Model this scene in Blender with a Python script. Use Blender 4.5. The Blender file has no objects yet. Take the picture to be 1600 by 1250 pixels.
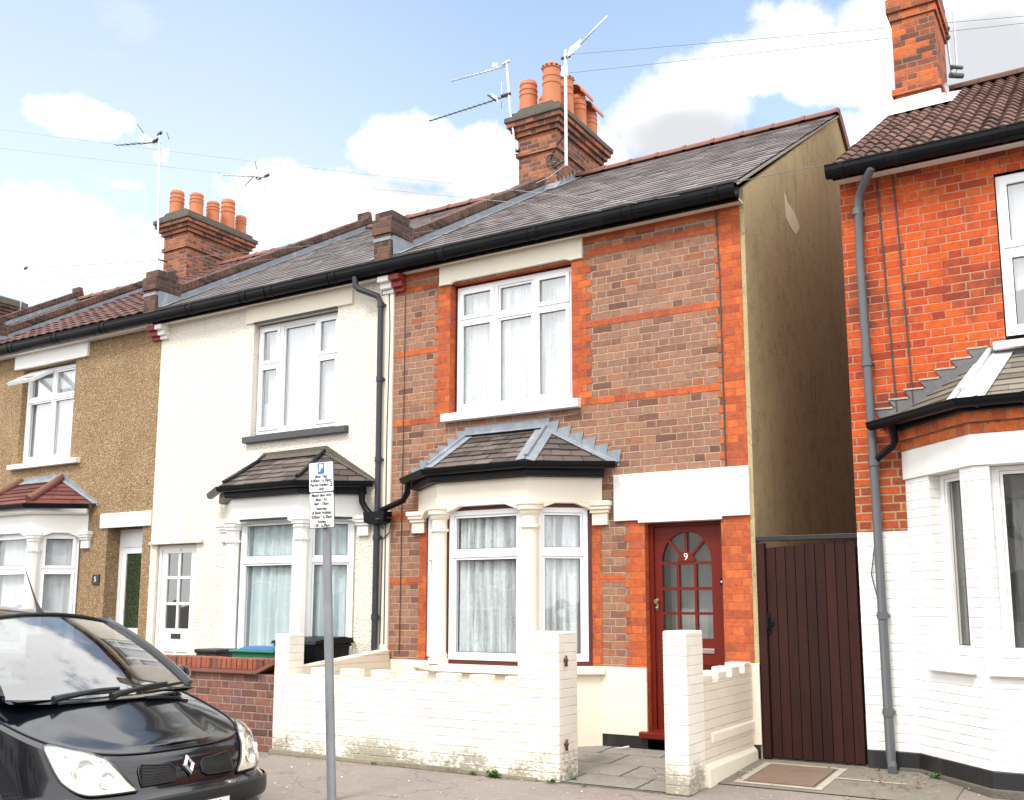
import bpy, bmesh, math, random
from mathutils import Vector, Matrix
random.seed(7)
SC = bpy.context.scene
COL = SC.collection
R = math.radians

# ------------------------------------------------------------------ camera
yaw, pitch = 0.5407, 0.1472
fw = Vector((-math.sin(yaw)*math.cos(pitch), math.cos(yaw)*math.cos(pitch), math.sin(pitch)))
rt = Vector((math.cos(yaw), math.sin(yaw), 0)); up = rt.cross(fw)
cd = bpy.data.cameras.new('camera'); cam = bpy.data.objects.new('camera', cd); COL.objects.link(cam)
mw = Matrix((rt, up, -fw)).transposed().to_4x4(); mw.translation = (8.146, -8.9865, 1.4422)
cam.matrix_world = mw
cd.sensor_width = 36; cd.lens = 1553.79/1600*36
cd.shift_x = -(811.0-800)/1600; cd.shift_y = (714.2-625)/1600
cd.clip_end = 3000; cd.clip_start = 0.05
SC.camera = cam

# ------------------------------------------------------------------ light
SUN_EL, SUN_AZ = R(52), R(186)      # azimuth clockwise from +y (facades look towards -y)
SKY_STRENGTH = 0.115
SUN_STRENGTH = 1.05
SC.view_settings.view_transform = 'Standard'; SC.view_settings.look = 'None'
SC.view_settings.gamma = 1; SC.view_settings.exposure = 1.4
sd = bpy.data.lights.new('sun', 'SUN'); sd.energy = SUN_STRENGTH; sd.angle = R(15); sd.color = (1, .95, .87)
so = bpy.data.objects.new('sun', sd); COL.objects.link(so)
sdir = Vector((math.sin(SUN_AZ)*math.cos(SUN_EL), math.cos(SUN_AZ)*math.cos(SUN_EL), math.sin(SUN_EL)))
so.rotation_euler = sdir.to_track_quat('Z', 'Y').to_euler(); so.location = sdir*60

# ------------------------------------------------------------------ node helpers
class NT:
    def __init__(s, nt): s.nt = nt; s.n = nt.nodes; s.l = nt.links
    def new(s, t, **kw):
        n = s.n.new(t)
        for k, v in kw.items(): setattr(n, k, v)
        return n
    def link(s, a, b): s.l.new(a, b)
    def put(s, inp, v):
        if hasattr(v, 'is_output') or isinstance(v, bpy.types.NodeSocket): s.l.new(v, inp)
        else: inp.default_value = v
    def m(s, op, a, b=None, c=None, clamp=False):
        n = s.new('ShaderNodeMath', operation=op); n.use_clamp = clamp
        s.put(n.inputs[0], a)
        if b is not None: s.put(n.inputs[1], b)
        if c is not None: s.put(n.inputs[2], c)
        return n.outputs[0]
    def mixc(s, f, a, b, mode='MIX'):
        n = s.new('ShaderNodeMix', data_type='RGBA', blend_type=mode)
        s.put(n.inputs[0], f)
        for i, v in ((6, a), (7, b)):
            if isinstance(v, (tuple, list)): v = (*v[:3], 1)
            s.put(n.inputs[i], v)
        return n.outputs[2]
    def noise(s, vec, scale, detail=4, rough=.55):
        n = s.new('ShaderNodeTexNoise'); s.put(n.inputs['Vector'], vec)
        n.inputs['Scale'].default_value = scale; n.inputs['Detail'].default_value = detail
        n.inputs['Roughness'].default_value = rough
        return n.outputs[0]
    def step(s, x, a, b, lo=0., hi=1.):
        n = s.new('ShaderNodeMapRange', interpolation_type='SMOOTHSTEP'); s.put(n.inputs[0], x)
        for i, v in ((1, a), (2, b), (3, lo), (4, hi)): s.put(n.inputs[i], v)
        return n.outputs[0]
    def ramp(s, f, stops):
        n = s.new('ShaderNodeValToRGB'); e = n.color_ramp.elements
        while len(e) < len(stops): e.new(.5)
        for el, (p, c) in zip(e, stops): el.position = p; el.color = (*c, 1)
        s.put(n.inputs[0], f); return n.outputs[0]
    def scalexyz(s, vec, sc):
        n = s.new('ShaderNodeVectorMath', operation='MULTIPLY'); s.put(n.inputs[0], vec); n.inputs[1].default_value = sc
        return n.outputs[0]

# ------------------------------------------------------------------ sky
W = bpy.data.worlds.new('World'); SC.world = W; W.use_nodes = True
w = NT(W.node_tree)
bg = w.n['Background']; bg.inputs[1].default_value = 1
sky = w.new('ShaderNodeTexSky', sky_type='NISHITA'); sky.sun_disc = False
sky.sun_elevation = SUN_EL; sky.sun_rotation = SUN_AZ; sky.air_density = 1.0; sky.dust_density = 1.0; sky.ozone_density = 1.5
tc = w.new('ShaderNodeTexCoord').outputs['Generated']
sx = w.new('ShaderNodeSeparateXYZ'); w.link(tc, sx.inputs[0])
az = w.m('MULTIPLY', w.m('ARCTAN2', sx.outputs[0], sx.outputs[1]), 57.29578)
el = w.m('MULTIPLY', w.m('ARCSINE', sx.outputs[2]), 57.29578)
wob = w.noise(tc, 11, 9, .68); wob2 = w.noise(w.scalexyz(tc, (1, 1, 2.2)), 3.2, 8, .6)
CLOUDS = [  # azimuth, elevation, half width, half height (degrees), weight
    (-56.18, 25.12, 3.05, 1.04, 0.9), (-56.83, 18.48, 8.09, 3.22, 1.3), (-48.89, 19.30, 6.60, 2.03, 1.0), (-42.13, 22.62, 7.43, 2.04, 1.1), (-57.42, 17.91, 5.23, 2.41, 1.5), (-53.23, 17.81, 3.61, 1.99, 1.2), (-58.75, 19.31, 2.72, 1.26, 0.9), (-37.26, 25.44, 4.62, 2.51, 1.6), (-39.86, 22.08, 7.14, 2.06, 1.5), (-32.98, 24.72, 3.50, 3.05, 1.5), (-43.94, 21.29, 3.67, 1.37, 1.0), (-21.32, 26.75, 5.70, 2.78, 1.9), (-26.36, 25.34, 3.49, 2.35, 1.4), (-16.71, 28.93, 6.30, 1.88, 1.3), (-11.26, 28.69, 6.65, 2.44, 1.7), (-5.49, 28.15, 7.10, 3.83, 2.0), (-6.36, 25.25, 5.84, 2.15, 1.6), (-13.66, 30.72, 3.27, 1.66, 1.0), (-9.37, 30.66, 4.14, 1.76, 1.2), (-12.50, 25.56, 3.17, 0.96, 0.8), (-53.50, 22.06, 1.99, 0.51, 0.45), (-15.84, 31.61, 1.12, 0.75, 0.4), 
]
dens = None
for a, e, ha, he, wt in CLOUDS:
    dx = w.m('DIVIDE', w.m('SUBTRACT', az, a), ha); dy = w.m('DIVIDE', w.m('SUBTRACT', el, e), he)
    d2 = w.m('ADD', w.m('MULTIPLY', dx, dx), w.m('MULTIPLY', dy, dy))
    b = w.m('MULTIPLY', w.m('SUBTRACT', 1.0, w.m('SQRT', d2)), wt)
    dens = b if dens is None else w.m('MAXIMUM', dens, b)
# elsewhere round the sky: broken cloud
view_off = w.m('MAXIMUM', w.step(w.m('ABSOLUTE', w.m('ADD', az, 30)), 42, 62), w.step(el, 38, 50))
dens = w.m('MAXIMUM', dens, w.m('SUBTRACT', w.m('MULTIPLY', view_off, 1.65), 1.0))
dn = w.m('ADD', w.m('ADD', dens, w.m('MULTIPLY', w.m('SUBTRACT', wob, .5), 2.0)), w.m('MULTIPLY', w.m('SUBTRACT', wob2, .5), 1.5))
cmask = w.step(dn, -.25, .62)
thin = w.m('MULTIPLY', w.step(w.m('ADD', wob2, w.m('MULTIPLY', w.m('SUBTRACT', wob, .5), .5)), .42, .72), .42)
haze_ = w.m('ADD', w.step(el, 40, 8, .14, .52), w.m('MULTIPLY', w.step(az, -28, -50), .12))
cmask = w.m('MAXIMUM', cmask, w.m('MAXIMUM', thin, haze_))
core = w.step(w.m('ADD', dn, w.m('MULTIPLY', w.m('SUBTRACT', w.noise(w.scalexyz(tc, (1, 1, 1.6)), 6, 6, .6), .5), 2.2)), .75, 2.3)
gdens = None
for a, e, ha, he, wt in [(-20.96, 25.91, 5.68, 2.48, 1.5), (-4.59, 27.07, 6.03, 3.56, 1.6), (-7.69, 25.17, 3.97, 1.24, 0.9), (-56.05, 18.60, 2.84, 0.97, 0.45), (-37.60, 23.22, 4.59, 1.03, 0.7), (-49.15, 17.57, 4.14, 0.68, 0.5), ]:
    dx = w.m('DIVIDE', w.m('SUBTRACT', az, a), ha); dy = w.m('DIVIDE', w.m('SUBTRACT', el, e), he)
    b = w.m('MULTIPLY', w.m('SUBTRACT', 1.0, w.m('SQRT', w.m('ADD', w.m('MULTIPLY', dx, dx), w.m('MULTIPLY', dy, dy)))), wt)
    gdens = b if gdens is None else w.m('MAXIMUM', gdens, b)
grey = w.step(w.m('ADD', gdens, w.m('MULTIPLY', w.m('SUBTRACT', w.noise(w.scalexyz(tc, (1, 1, 1.7)), 7, 6, .6), .5), 1.1)), .0, .9)
core = w.m('MAXIMUM', w.m('MULTIPLY', core, .45), grey)
ccol = w.mixc(core, (1.0, 1.0, 1.0), (.60, .61, .64))
skyt = w.new('ShaderNodeVectorMath', operation='MULTIPLY'); w.link(sky.outputs[0], skyt.inputs[0]); skyt.inputs[1].default_value = (.90, 1.03, 1.03)
skyc = w.new('ShaderNodeVectorMath', operation='SCALE'); w.link(skyt.outputs[0], skyc.inputs[0]); skyc.inputs['Scale'].default_value = SKY_STRENGTH
ccs = w.new('ShaderNodeVectorMath', operation='SCALE'); w.link(ccol, ccs.inputs[0]); w.link(w.m('ADD', .50, w.m('MULTIPLY', view_off, .45)), ccs.inputs['Scale'])
w.link(w.mixc(cmask, skyc.outputs[0], ccs.outputs[0]), bg.inputs[0])

# ------------------------------------------------------------------ mesh builder
class MB:
    def __init__(s, xf=None): s.v = []; s.f = []; s.fm = []; s.fs = []; s.fr = []; s.xf = xf; s.rnd = 0.5
    def p(s, q):
        if s.xf: q = s.xf(*q)
        s.v.append(tuple(q)); return len(s.v)-1
    def poly(s, pts, m=0, sm=False):
        s.f.append([s.p(q) for q in pts]); s.fm.append(m); s.fs.append(sm); s.fr.append(s.rnd)
    def faces(s, vs, fs, m=0, sm=False):
        i0 = len(s.v)
        for q in vs: s.p(q)
        for f in fs: s.f.append([i+i0 for i in f]); s.fm.append(m); s.fs.append(sm); s.fr.append(s.rnd)
    def box(s, x0, x1, y0, y1, z0, z1, m=0):
        vs = [(x, y, z) for z in (z0, z1) for y in (y0, y1) for x in (x0, x1)]
        s.faces(vs, [(0, 2, 3, 1), (4, 5, 7, 6), (0, 1, 5, 4), (2, 6, 7, 3), (0, 4, 6, 2), (1, 3, 7, 5)], m)
        return s
    def extr(s, pts, ax, a, b, m=0, sm=False):
        def mk(q, d):
            if ax == 'y': return (q[0], d, q[1])
            if ax == 'x': return (d, q[0], q[1])
            return (q[0], q[1], d)
        n = len(pts)
        s.faces([mk(q, a) for q in pts]+[mk(q, b) for q in pts],
                [tuple(range(n)), tuple(range(2*n-1, n-1, -1))], m)
        s.faces([mk(q, a) for q in pts]+[mk(q, b) for q in pts],
                [(i, (i+1) % n, n+(i+1) % n, n+i) for i in range(n)], m, sm)
        return s
    def tube(s, pts, r, n=8, m=0, cap=True):
        pts = [Vector(q) for q in pts]; rings = []; prev = None
        rr = r if isinstance(r, (list, tuple)) else [r]*len(pts)
        for i, q in enumerate(pts):
            a = pts[max(i-1, 0)]; b = pts[min(i+1, len(pts)-1)]; t = (b-a).normalized()
            if prev is None:
                h = Vector((0, 0, 1)) if abs(t.z) < .9 else Vector((1, 0, 0)); u = t.cross(h).normalized()
            else: u = (prev-t*prev.dot(t)).normalized()
            prev = u; v = t.cross(u)
            k = 1.
            if 0 < i < len(pts)-1:
                c = (q-a).normalized().dot((b-q).normalized()); k = 1/max(math.sqrt(max((1+c)/2, 0)), .6)
            rings.append([q+(u*math.cos(2*math.pi*j/n)+v*math.sin(2*math.pi*j/n))*rr[i]*k for j in range(n)])
        vs = [q for g in rings for q in g]
        fs = [(i*n+j, i*n+(j+1) % n, (i+1)*n+(j+1) % n, (i+1)*n+j) for i in range(len(rings)-1) for j in range(n)]
        s.faces(vs, fs, m, True)
        if cap: s.faces(rings[0], [tuple(range(n))], m); s.faces(rings[-1], [tuple(range(n))], m)
        return s
    def lathe(s, cx, cy, prof, n=20, m=0):
        vs = [(cx+r*math.cos(2*math.pi*j/n), cy+r*math.sin(2*math.pi*j/n), z) for r, z in prof for j in range(n)]
        fs = [(i*n+j, i*n+(j+1) % n, (i+1)*n+(j+1) % n, (i+1)*n+j) for i in range(len(prof)-1) for j in range(n)]
        s.faces(vs, fs, m, True)
        return s
    def sweep(s, path, prof, m=0, closed=False, sm=False):
        """profile (outward, z) along a plan path; outward is to the right of travel"""
        P = [Vector(q) for q in path]; N = len(P); rings = []
        for i in range(N):
            nn = []
            if i > 0: d = (P[i]-P[i-1]).normalized(); nn.append(Vector((d.y, -d.x)))
            if i < N-1: d = (P[i+1]-P[i]).normalized(); nn.append(Vector((d.y, -d.x)))
            if len(nn) == 2: k = (nn[0]+nn[1]); k = k/ (1+nn[0].dot(nn[1]))
            else: k = nn[0]
            rings.append([(P[i].x+k.x*o, P[i].y+k.y*o, z) for o, z in prof])
        n = len(prof); vs = [q for g in rings for q in g]; r = n if closed else n-1
        s.faces(vs, [(i*n+j, i*n+(j+1) % n, (i+1)*n+(j+1) % n, (i+1)*n+j) for i in range(N-1) for j in range(r)], m, sm)
        if closed: s.faces(rings[0], [tuple(range(n))], m); s.faces(rings[-1], [tuple(range(n))], m)
        return s
    def wall(s, x0, x1, z0, z1, ops, y=0., depth=.12, m=0, mr=None):
        X = sorted({x0, x1, *[o[0] for o in ops], *[o[1] for o in ops]}); Z = sorted({z0, z1, *[o[2] for o in ops], *[o[3] for o in ops]})
        X = [a for a in X if x0 <= a <= x1]; Z = [a for a in Z if z0 <= a <= z1]
        for i in range(len(X)-1):
            for j in range(len(Z)-1):
                cx, cz = (X[i]+X[i+1])/2, (Z[j]+Z[j+1])/2
                if any(o[0] < cx < o[1] and o[2] < cz < o[3] for o in ops): continue
                s.poly([(X[i], y, Z[j]), (X[i+1], y, Z[j]), (X[i+1], y, Z[j+1]), (X[i], y, Z[j+1])], m)
        mr = m if mr is None else mr
        for a, b, c, d in ops:
            e = y+depth
            s.poly([(a, y, c), (a, y, d), (a, e, d), (a, e, c)], mr); s.poly([(b, y, d), (b, y, c), (b, e, c), (b, e, d)], mr)
            s.poly([(a, y, d), (b, y, d), (b, e, d), (a, e, d)], mr); s.poly([(b, y, c), (a, y, c), (a, e, c), (b, e, c)], mr)
        return s
    def coursed(s, bl, br, tr, tl, expo, width, thk=.008, m=0, jit=.002, gap=.003):
        bl, br, tr, tl = map(Vector, (bl, br, tr, tl))
        nrm = (br-bl).cross(tl-bl).normalized()
        if nrm.z < 0: nrm = -nrm
        ud = (br-bl).normalized(); H = ((tl-bl)-ud*((tl-bl).dot(ud))).length
        n = max(1, round(H/expo))
        for i in range(n):
            t0, t1 = i/n, min((i+1)/n+.02, 1)
            A, B = bl.lerp(tl, t0), br.lerp(tr, t0); C, D = br.lerp(tr, t1), bl.lerp(tl, t1)
            ua, ub = (A-bl).dot(ud), (B-bl).dot(ud); uc, udd = (C-bl).dot(ud), (D-bl).dot(ud)
            o = (i % 2)*width/2
            cuts = [min(ua, udd)]; k = math.floor((min(ua, udd)-o)/width)+1
            while k*width+o < max(ub, uc)-.02: cuts.append(k*width+o); k += 1
            cuts.append(max(ub, uc))
            for a, b in zip(cuts[:-1], cuts[1:]):
                if b-a < .01: continue
                s.rnd = random.random()
                j = thk+random.uniform(0, jit); g = gap/2; dz = random.uniform(-jit, jit)
                cl = lambda v, lo, hi: max(lo, min(hi, v))
                p0 = A+ud*(cl(a+g, ua, ub)-ua); p1 = A+ud*(cl(b-g, ua, ub)-ua)
                p2 = D+ud*(cl(b-g, udd, uc)-udd); p3 = D+ud*(cl(a+g, udd, uc)-udd)
                if (p1-p0).length+(p2-p3).length < .012: continue
                sl = (D-A).normalized()*dz if 0 < i else Vector()
                f0, f1 = p0+nrm*j+sl, p1+nrm*(j+random.uniform(-jit, jit)*.6)+sl
                s.poly([f0, f1, p2+nrm*.001, p3+nrm*.001], m); s.poly([p0+sl-nrm*.003, p1+sl-nrm*.003, f1, f0], m)
        s.rnd = .5
        return s
    def build(s, name, mats, parent=None, label=None, bevel=0, cat=None, group=None, kind=None, recalc=True, weld=True, subsurf=0):
        me = bpy.data.meshes.new(name); bm = bmesh.new()
        vs = [bm.verts.new(q) for q in s.v]; lay = bm.faces.layers.float.new('rnd')
        for f, m, sm, rn in zip(s.f, s.fm, s.fs, s.fr):
            try: F = bm.faces.new([vs[i] for i in f])
            except ValueError: continue
            F.material_index = m; F.smooth = sm; F[lay] = rn
        if weld: bmesh.ops.remove_doubles(bm, verts=bm.verts, dist=1e-5)
        lone = [v for v in bm.verts if not v.link_faces]
        if lone: bmesh.ops.delete(bm, geom=lone, context='VERTS')
        if recalc: bmesh.ops.recalc_face_normals(bm, faces=bm.faces)
        for e in bm.edges:
            if len(e.link_faces) == 2 and e.calc_face_angle(0) > R(38): e.smooth = False
        uv = bm.loops.layers.uv.new('UVMap')
        for F in bm.faces:
            n = F.normal
            t = Vector((1, 0, 0)) if abs(n.z) > .97 else Vector((0, 0, 1)).cross(n).normalized()
            b = n.cross(t)
            for L in F.loops: L[uv].uv = (L.vert.co.dot(t), L.vert.co.dot(b))
        bm.to_mesh(me); bm.free()
        if not isinstance(mats, (list, tuple)): mats = [mats]
        for m in mats: me.materials.append(m)
        o = bpy.data.objects.new(name, me); COL.objects.link(o)
        if bevel:
            bv = o.modifiers.new('bevel', 'BEVEL'); bv.width = bevel; bv.segments = 2; bv.limit_method = 'ANGLE'; bv.angle_limit = R(40)
        if subsurf:
            sb = o.modifiers.new('subsurf', 'SUBSURF'); sb.levels = subsurf; sb.render_levels = subsurf
        tag(o, label, cat, group, kind)
        if parent: adopt(o, parent)
        return o

def tag(o, label=None, cat=None, group=None, kind=None):
    for k, v in (('label', label), ('category', cat), ('group', group), ('kind', kind)):
        if v: o[k] = v
    return o
WORLD = {}
def adopt(o, parent):
    o.parent = parent
    o.matrix_parent_inverse = WORLD.get(parent.name, Matrix()).inverted()
def thing(name, label, cat, loc=(0, 0, 0), group=None):
    o = bpy.data.objects.new(name, None); COL.objects.link(o); o.location = loc
    o.empty_display_size = .2; WORLD[o.name] = Matrix.Translation(loc)
    return tag(o, label, cat, group)
def text_mesh(name, body, size, mat, place, parent=None, depth=.002, align='CENTER', spacing=1.0, sx=1.0, bold=0):
    """flat lettering; place maps local (x right, y up, z out) to world as a 4x4 matrix"""
    cu = bpy.data.curves.new(name, 'FONT'); cu.body = body; cu.size = size; cu.extrude = depth
    cu.align_x = align; cu.align_y = 'CENTER'; cu.space_character = spacing; cu.offset = bold
    cu.space_line = .92
    ob = bpy.data.objects.new(name, cu); COL.objects.link(ob)
    bpy.context.view_layer.update()
    me = bpy.data.meshes.new_from_object(ob.evaluated_get(bpy.context.evaluated_depsgraph_get()))
    bpy.data.objects.remove(ob); bpy.data.curves.remove(cu)
    me.transform(place @ Matrix.Diagonal((sx, 1, 1, 1))); me.materials.clear(); me.materials.append(mat); me.name = name
    o = bpy.data.objects.new(name, me); COL.objects.link(o)
    if parent: adopt(o, parent)
    return o
def facing(pos, right=(1, 0, 0), out=(0, -1, 0)):
    r = Vector(right).normalized(); n = Vector(out).normalized(); u = n.cross(r)
    M = Matrix((r, u, n)).transposed().to_4x4(); M.translation = pos
    return M
# ------------------------------------------------------------------ materials
def base(name):
    m = bpy.data.materials.new(name); m.use_nodes = True
    t = NT(m.node_tree); return m, t, t.n['Principled BSDF']
def bump(t, p, h, dist, strength=1.):
    b = t.new('ShaderNodeBump'); b.inputs['Distance'].default_value = dist; b.inputs['Strength'].default_value = strength
    t.put(b.inputs['Height'], h); t.link(b.outputs[0], p.inputs['Normal'])
def coords(t): return t.new('ShaderNodeTexCoord').outputs['Object']
def plain(name, col, rough=.5, var=.08, scale=6, bmp=0., bscale=60, spec=.5, metal=0., coat=0., dirt=None, dirt_amt=.0, dscale=3):
    m, t, p = base(name); c = coords(t)
    n = t.noise(c, scale, 5)
    v = t.m('ADD', t.m('MULTIPLY', t.m('SUBTRACT', n, .5), var*2.4), 1.0)
    cc = t.new('ShaderNodeVectorMath', operation='SCALE'); cc.inputs[0].default_value = col; t.link(v, cc.inputs['Scale'])
    out = cc.outputs[0]
    if dirt:
        d = t.step(t.noise(t.scalexyz(c, (1, 1, .45)), dscale, 8, .7), .52, .78, 0, dirt_amt)
        out = t.mixc(d, out, dirt)
    t.link(out, p.inputs['Base Color'])
    p.inputs['Roughness'].default_value = rough; p.inputs['Metallic'].default_value = metal
    p.inputs['Specular IOR Level'].default_value = spec; p.inputs['Coat Weight'].default_value = coat
    if bmp: bump(t, p, t.noise(c, bscale, 4), bmp)
    return m
def brickpat(t, L=.225, H=.0745, flemish=True, v0=0., mort=.010, wob=.004, u0=0.):
    uvn = t.new('ShaderNodeUVMap').outputs[0]
    nz = t.new('ShaderNodeTexNoise'); t.link(uvn, nz.inputs['Vector']); nz.inputs['Scale'].default_value = 9
    s = t.new('ShaderNodeSeparateXYZ'); t.link(uvn, s.inputs[0]); s2 = t.new('ShaderNodeSeparateXYZ'); t.link(nz.outputs['Color'], s2.inputs[0])
    u = t.m('ADD', t.m('ADD', s.outputs[0], t.m('MULTIPLY', t.m('SUBTRACT', s2.outputs[0], .5), wob*2)), 50+u0)
    v = t.m('ADD', t.m('ADD', s.outputs[1], t.m('MULTIPLY', t.m('SUBTRACT', s2.outputs[1], .5), wob*1.4)), 1000*H-v0)
    P = L*1.5 if flemish else L
    rv = t.m('DIVIDE', v, H); row = t.m('FLOOR', rv); fz = t.m('MULTIPLY', t.m('FRACT', rv), H)
    par = t.m('MODULO', row, 2.0)
    jit = t.new('ShaderNodeTexWhiteNoise', noise_dimensions='1D'); t.link(row, jit.inputs['W'])
    uu = t.m('ADD', t.m('DIVIDE', u, P), t.m('ADD', t.m('MULTIPLY', par, .5), t.m('MULTIPLY', jit.outputs[0], .10)))
    cell = t.m('FLOOR', uu); tt = t.m('MULTIPLY', t.m('FRACT', uu), P)
    if flemish:
        h = t.m('GREATER_THAN', tt, L); xs = t.m('SUBTRACT', tt, t.m('MULTIPLY', h, L)); wd = t.m('SUBTRACT', L, t.m('MULTIPLY', h, L/2))
    else: h = 0.0; xs = tt; wd = L
    ex = t.m('MINIMUM', xs, t.m('SUBTRACT', wd, xs)); ez = t.m('MINIMUM', fz, t.m('SUBTRACT', H, fz))
    d = t.m('MINIMUM', ex, ez)
    cv = t.new('ShaderNodeCombineXYZ'); t.put(cv.inputs[0], t.m('ADD', t.m('MULTIPLY', cell, 2.0), h)); t.link(row, cv.inputs[1])
    wn = t.new('ShaderNodeTexWhiteNoise', noise_dimensions='3D'); t.link(cv.outputs[0], wn.inputs['Vector'])
    t.ex, t.ez = ex, ez
    return uvn, d, wn.outputs[0], wn.outputs[1], mort/2
def brick(name, stops, mortar, H=.0745, L=.225, flemish=True, v0=0., mort=.010, rough=.85, bmp=.006, stain=None, samt=.5, efflo=0., wob=.006, pits=.65):
    m, t, p = base(name); c = coords(t)
    uv, d, r1, rc, mh = brickpat(t, L, H, flemish, v0, mort, wob)
    col = t.ramp(r1, stops)
    fine = t.noise(c, 70, 5, .7); big = t.noise(c, 2.2, 5, .6); mid = t.noise(c, 18, 4, .65)
    k = t.m('ADD', -.12, t.m('ADD', t.m('MULTIPLY', fine, .85), t.m('ADD', t.m('MULTIPLY', big, .45), t.m('MULTIPLY', mid, 1.05))))
    sc = t.new('ShaderNodeVectorMath', operation='SCALE'); t.link(col, sc.inputs[0]); t.link(k, sc.inputs['Scale'])
    col = sc.outputs[0]
    pit = t.step(t.noise(c, 26, 2, .5), .68, .73)
    col = t.mixc(t.m('MULTIPLY', pit, pits), col, (.03, .02, .018))
    if stain: col = t.mixc(t.step(t.noise(c, 1.3, 7, .68), .5, .72, 0, samt), col, stain)
    mfac = t.step(t.m('ADD', d, t.m('MULTIPLY', t.m('SUBTRACT', t.noise(c, 55, 3), .5), .006)), mh*.6, mh*1.5, 1, 0)
    mc = t.mixc(t.noise(c, 25, 3), mortar, tuple(x*.62 for x in mortar))
    mfac2 = t.m('MULTIPLY', mfac, t.step(t.noise(c, 4.5, 3), .28, .55, .35, 1))
    col = t.mixc(mfac2, col, mc)
    if efflo: col = t.mixc(t.step(t.noise(c, 3.4, 8, .72), .60, .80, 0, efflo), col, (.55, .5, .45))
    t.link(col, p.inputs['Base Color']); p.inputs['Roughness'].default_value = rough; p.inputs['Specular IOR Level'].default_value = .25
    hgt = t.m('ADD', t.m('MULTIPLY', t.m('SUBTRACT', 1.0, mfac), .7), t.m('ADD', t.m('MULTIPLY', fine, .35), t.m('MULTIPLY', r1, .22)))
    bump(t, p, hgt, bmp); return m
def painted_brick(name, col, dirtc, H=.0745, L=.225, dirt_low=0., bmp=.006, flemish=True, zlow=.0):
    m, t, p = base(name); c = coords(t)
    uv, d, r1, rc, mh = brickpat(t, L, H, flemish, 0, .007, wob=.007)
    n = t.noise(c, 3, 6, .65); f = t.noise(c, 60, 4, .7)
    k = t.m('ADD', .9, t.m('ADD', t.m('MULTIPLY', n, .12), t.m('MULTIPLY', r1, .05)))
    sc = t.new('ShaderNodeVectorMath', operation='SCALE'); sc.inputs[0].default_value = col; t.link(k, sc.inputs['Scale'])
    thick = t.step(t.noise(c, 2.6, 5, .7), .40, .62)
    bed = t.m('MULTIPLY', t.step(t.ez, mh*.5, mh*2.0, 1, 0), t.m('ADD', .35, t.m('MULTIPLY', t.step(t.noise(c, 7, 5, .7), .38, .62), .65)))
    mf = t.m('MAXIMUM', bed, t.m('MULTIPLY', t.step(t.ex, mh*.5, mh*1.8, 1, 0), t.m('MULTIPLY', thick, .55)))
    out = t.mixc(t.m('MULTIPLY', mf, t.step(t.noise(c, 6, 4), .42, .72, 0.03, .22)), sc.outputs[0], tuple(x*.55 for x in col))
    if dirt_low:
        s = t.new('ShaderNodeSeparateXYZ'); t.link(c, s.inputs[0])
        lowm = t.step(s.outputs[2], zlow+.02, zlow+dirt_low, 1, 0)
        dm = t.step(t.m('ADD', t.m('ADD', t.m('MULTIPLY', t.noise(t.scalexyz(c, (1, 1, 2.2)), 24, 9, .8), .75), t.m('MULTIPLY', t.noise(c, 2.6, 4), .45)), t.m('MULTIPLY', lowm, .20)), .73, .80, 0, .9)
        out = t.mixc(t.m('MULTIPLY', t.m('MULTIPLY', dm, lowm), .8), out, t.mixc(t.noise(c, 14, 3), dirtc, (.11, .12, .05)))
    t.link(out, p.inputs['Base Color']); p.inputs['Roughness'].default_value = .6; p.inputs['Specular IOR Level'].default_value = .3
    bump(t, p, t.m('ADD', t.m('SUBTRACT', 1.0, mf), t.m('ADD', t.m('MULTIPLY', f, .4), t.m('MULTIPLY', r1, .5))), bmp); return m
def slate(name, cols, rough=.55, scale=1., lichen=.25, lc=(.30, .29, .24)):
    m, t, p = base(name); c = coords(t)
    a = t.new('ShaderNodeAttribute', attribute_name='rnd').outputs['Fac']
    col = t.ramp(a, cols)
    k = t.m('ADD', .55, t.m('ADD', t.m('MULTIPLY', t.noise(c, 1.1, 6, .65), .55), t.m('MULTIPLY', t.noise(c, 30, 4, .7), .45)))
    sc = t.new('ShaderNodeVectorMath', operation='SCALE'); t.link(col, sc.inputs[0]); t.link(k, sc.inputs['Scale'])
    out = t.mixc(t.step(t.noise(c, 2.4, 9, .75), .55, .75, 0, lichen), sc.outputs[0], lc)
    t.link(out, p.inputs['Base Color']); p.inputs['Roughness'].default_value = rough; p.inputs['Specular IOR Level'].default_value = .4
    bump(t, p, t.noise(c, 45, 5, .7), .004); return m
def pebble(name):
    m, t, p = base(name); c = coords(t)
    v = t.new('ShaderNodeTexVoronoi'); t.link(c, v.inputs['Vector']); v.inputs['Scale'].default_value = 115
    s = t.new('ShaderNodeSeparateColor'); t.link(v.outputs['Color'], s.inputs[0])
    col = t.ramp(s.outputs[0], [(0, (.13, .07, .035)), (.2, (.26, .145, .062)), (.5, (.34, .205, .095)), (.75, (.43, .29, .145)), (.92, (.60, .46, .29)), (1, (.74, .66, .52))])
    k = t.m('ADD', .50, t.m('ADD', t.m('MULTIPLY', t.noise(c, 1.5, 7, .7), .62), t.m('MULTIPLY', t.noise(t.scalexyz(c, (1, 1, .2)), 2.6, 6, .7), .36)))
    sc = t.new('ShaderNodeVectorMath', operation='SCALE'); t.link(col, sc.inputs[0]); t.link(k, sc.inputs['Scale'])
    t.link(sc.outputs[0], p.inputs['Base Color']); p.inputs['Roughness'].default_value = .85
    bump(t, p, t.m('SUBTRACT', 1.0, v.outputs['Distance']), .012); return m
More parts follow.
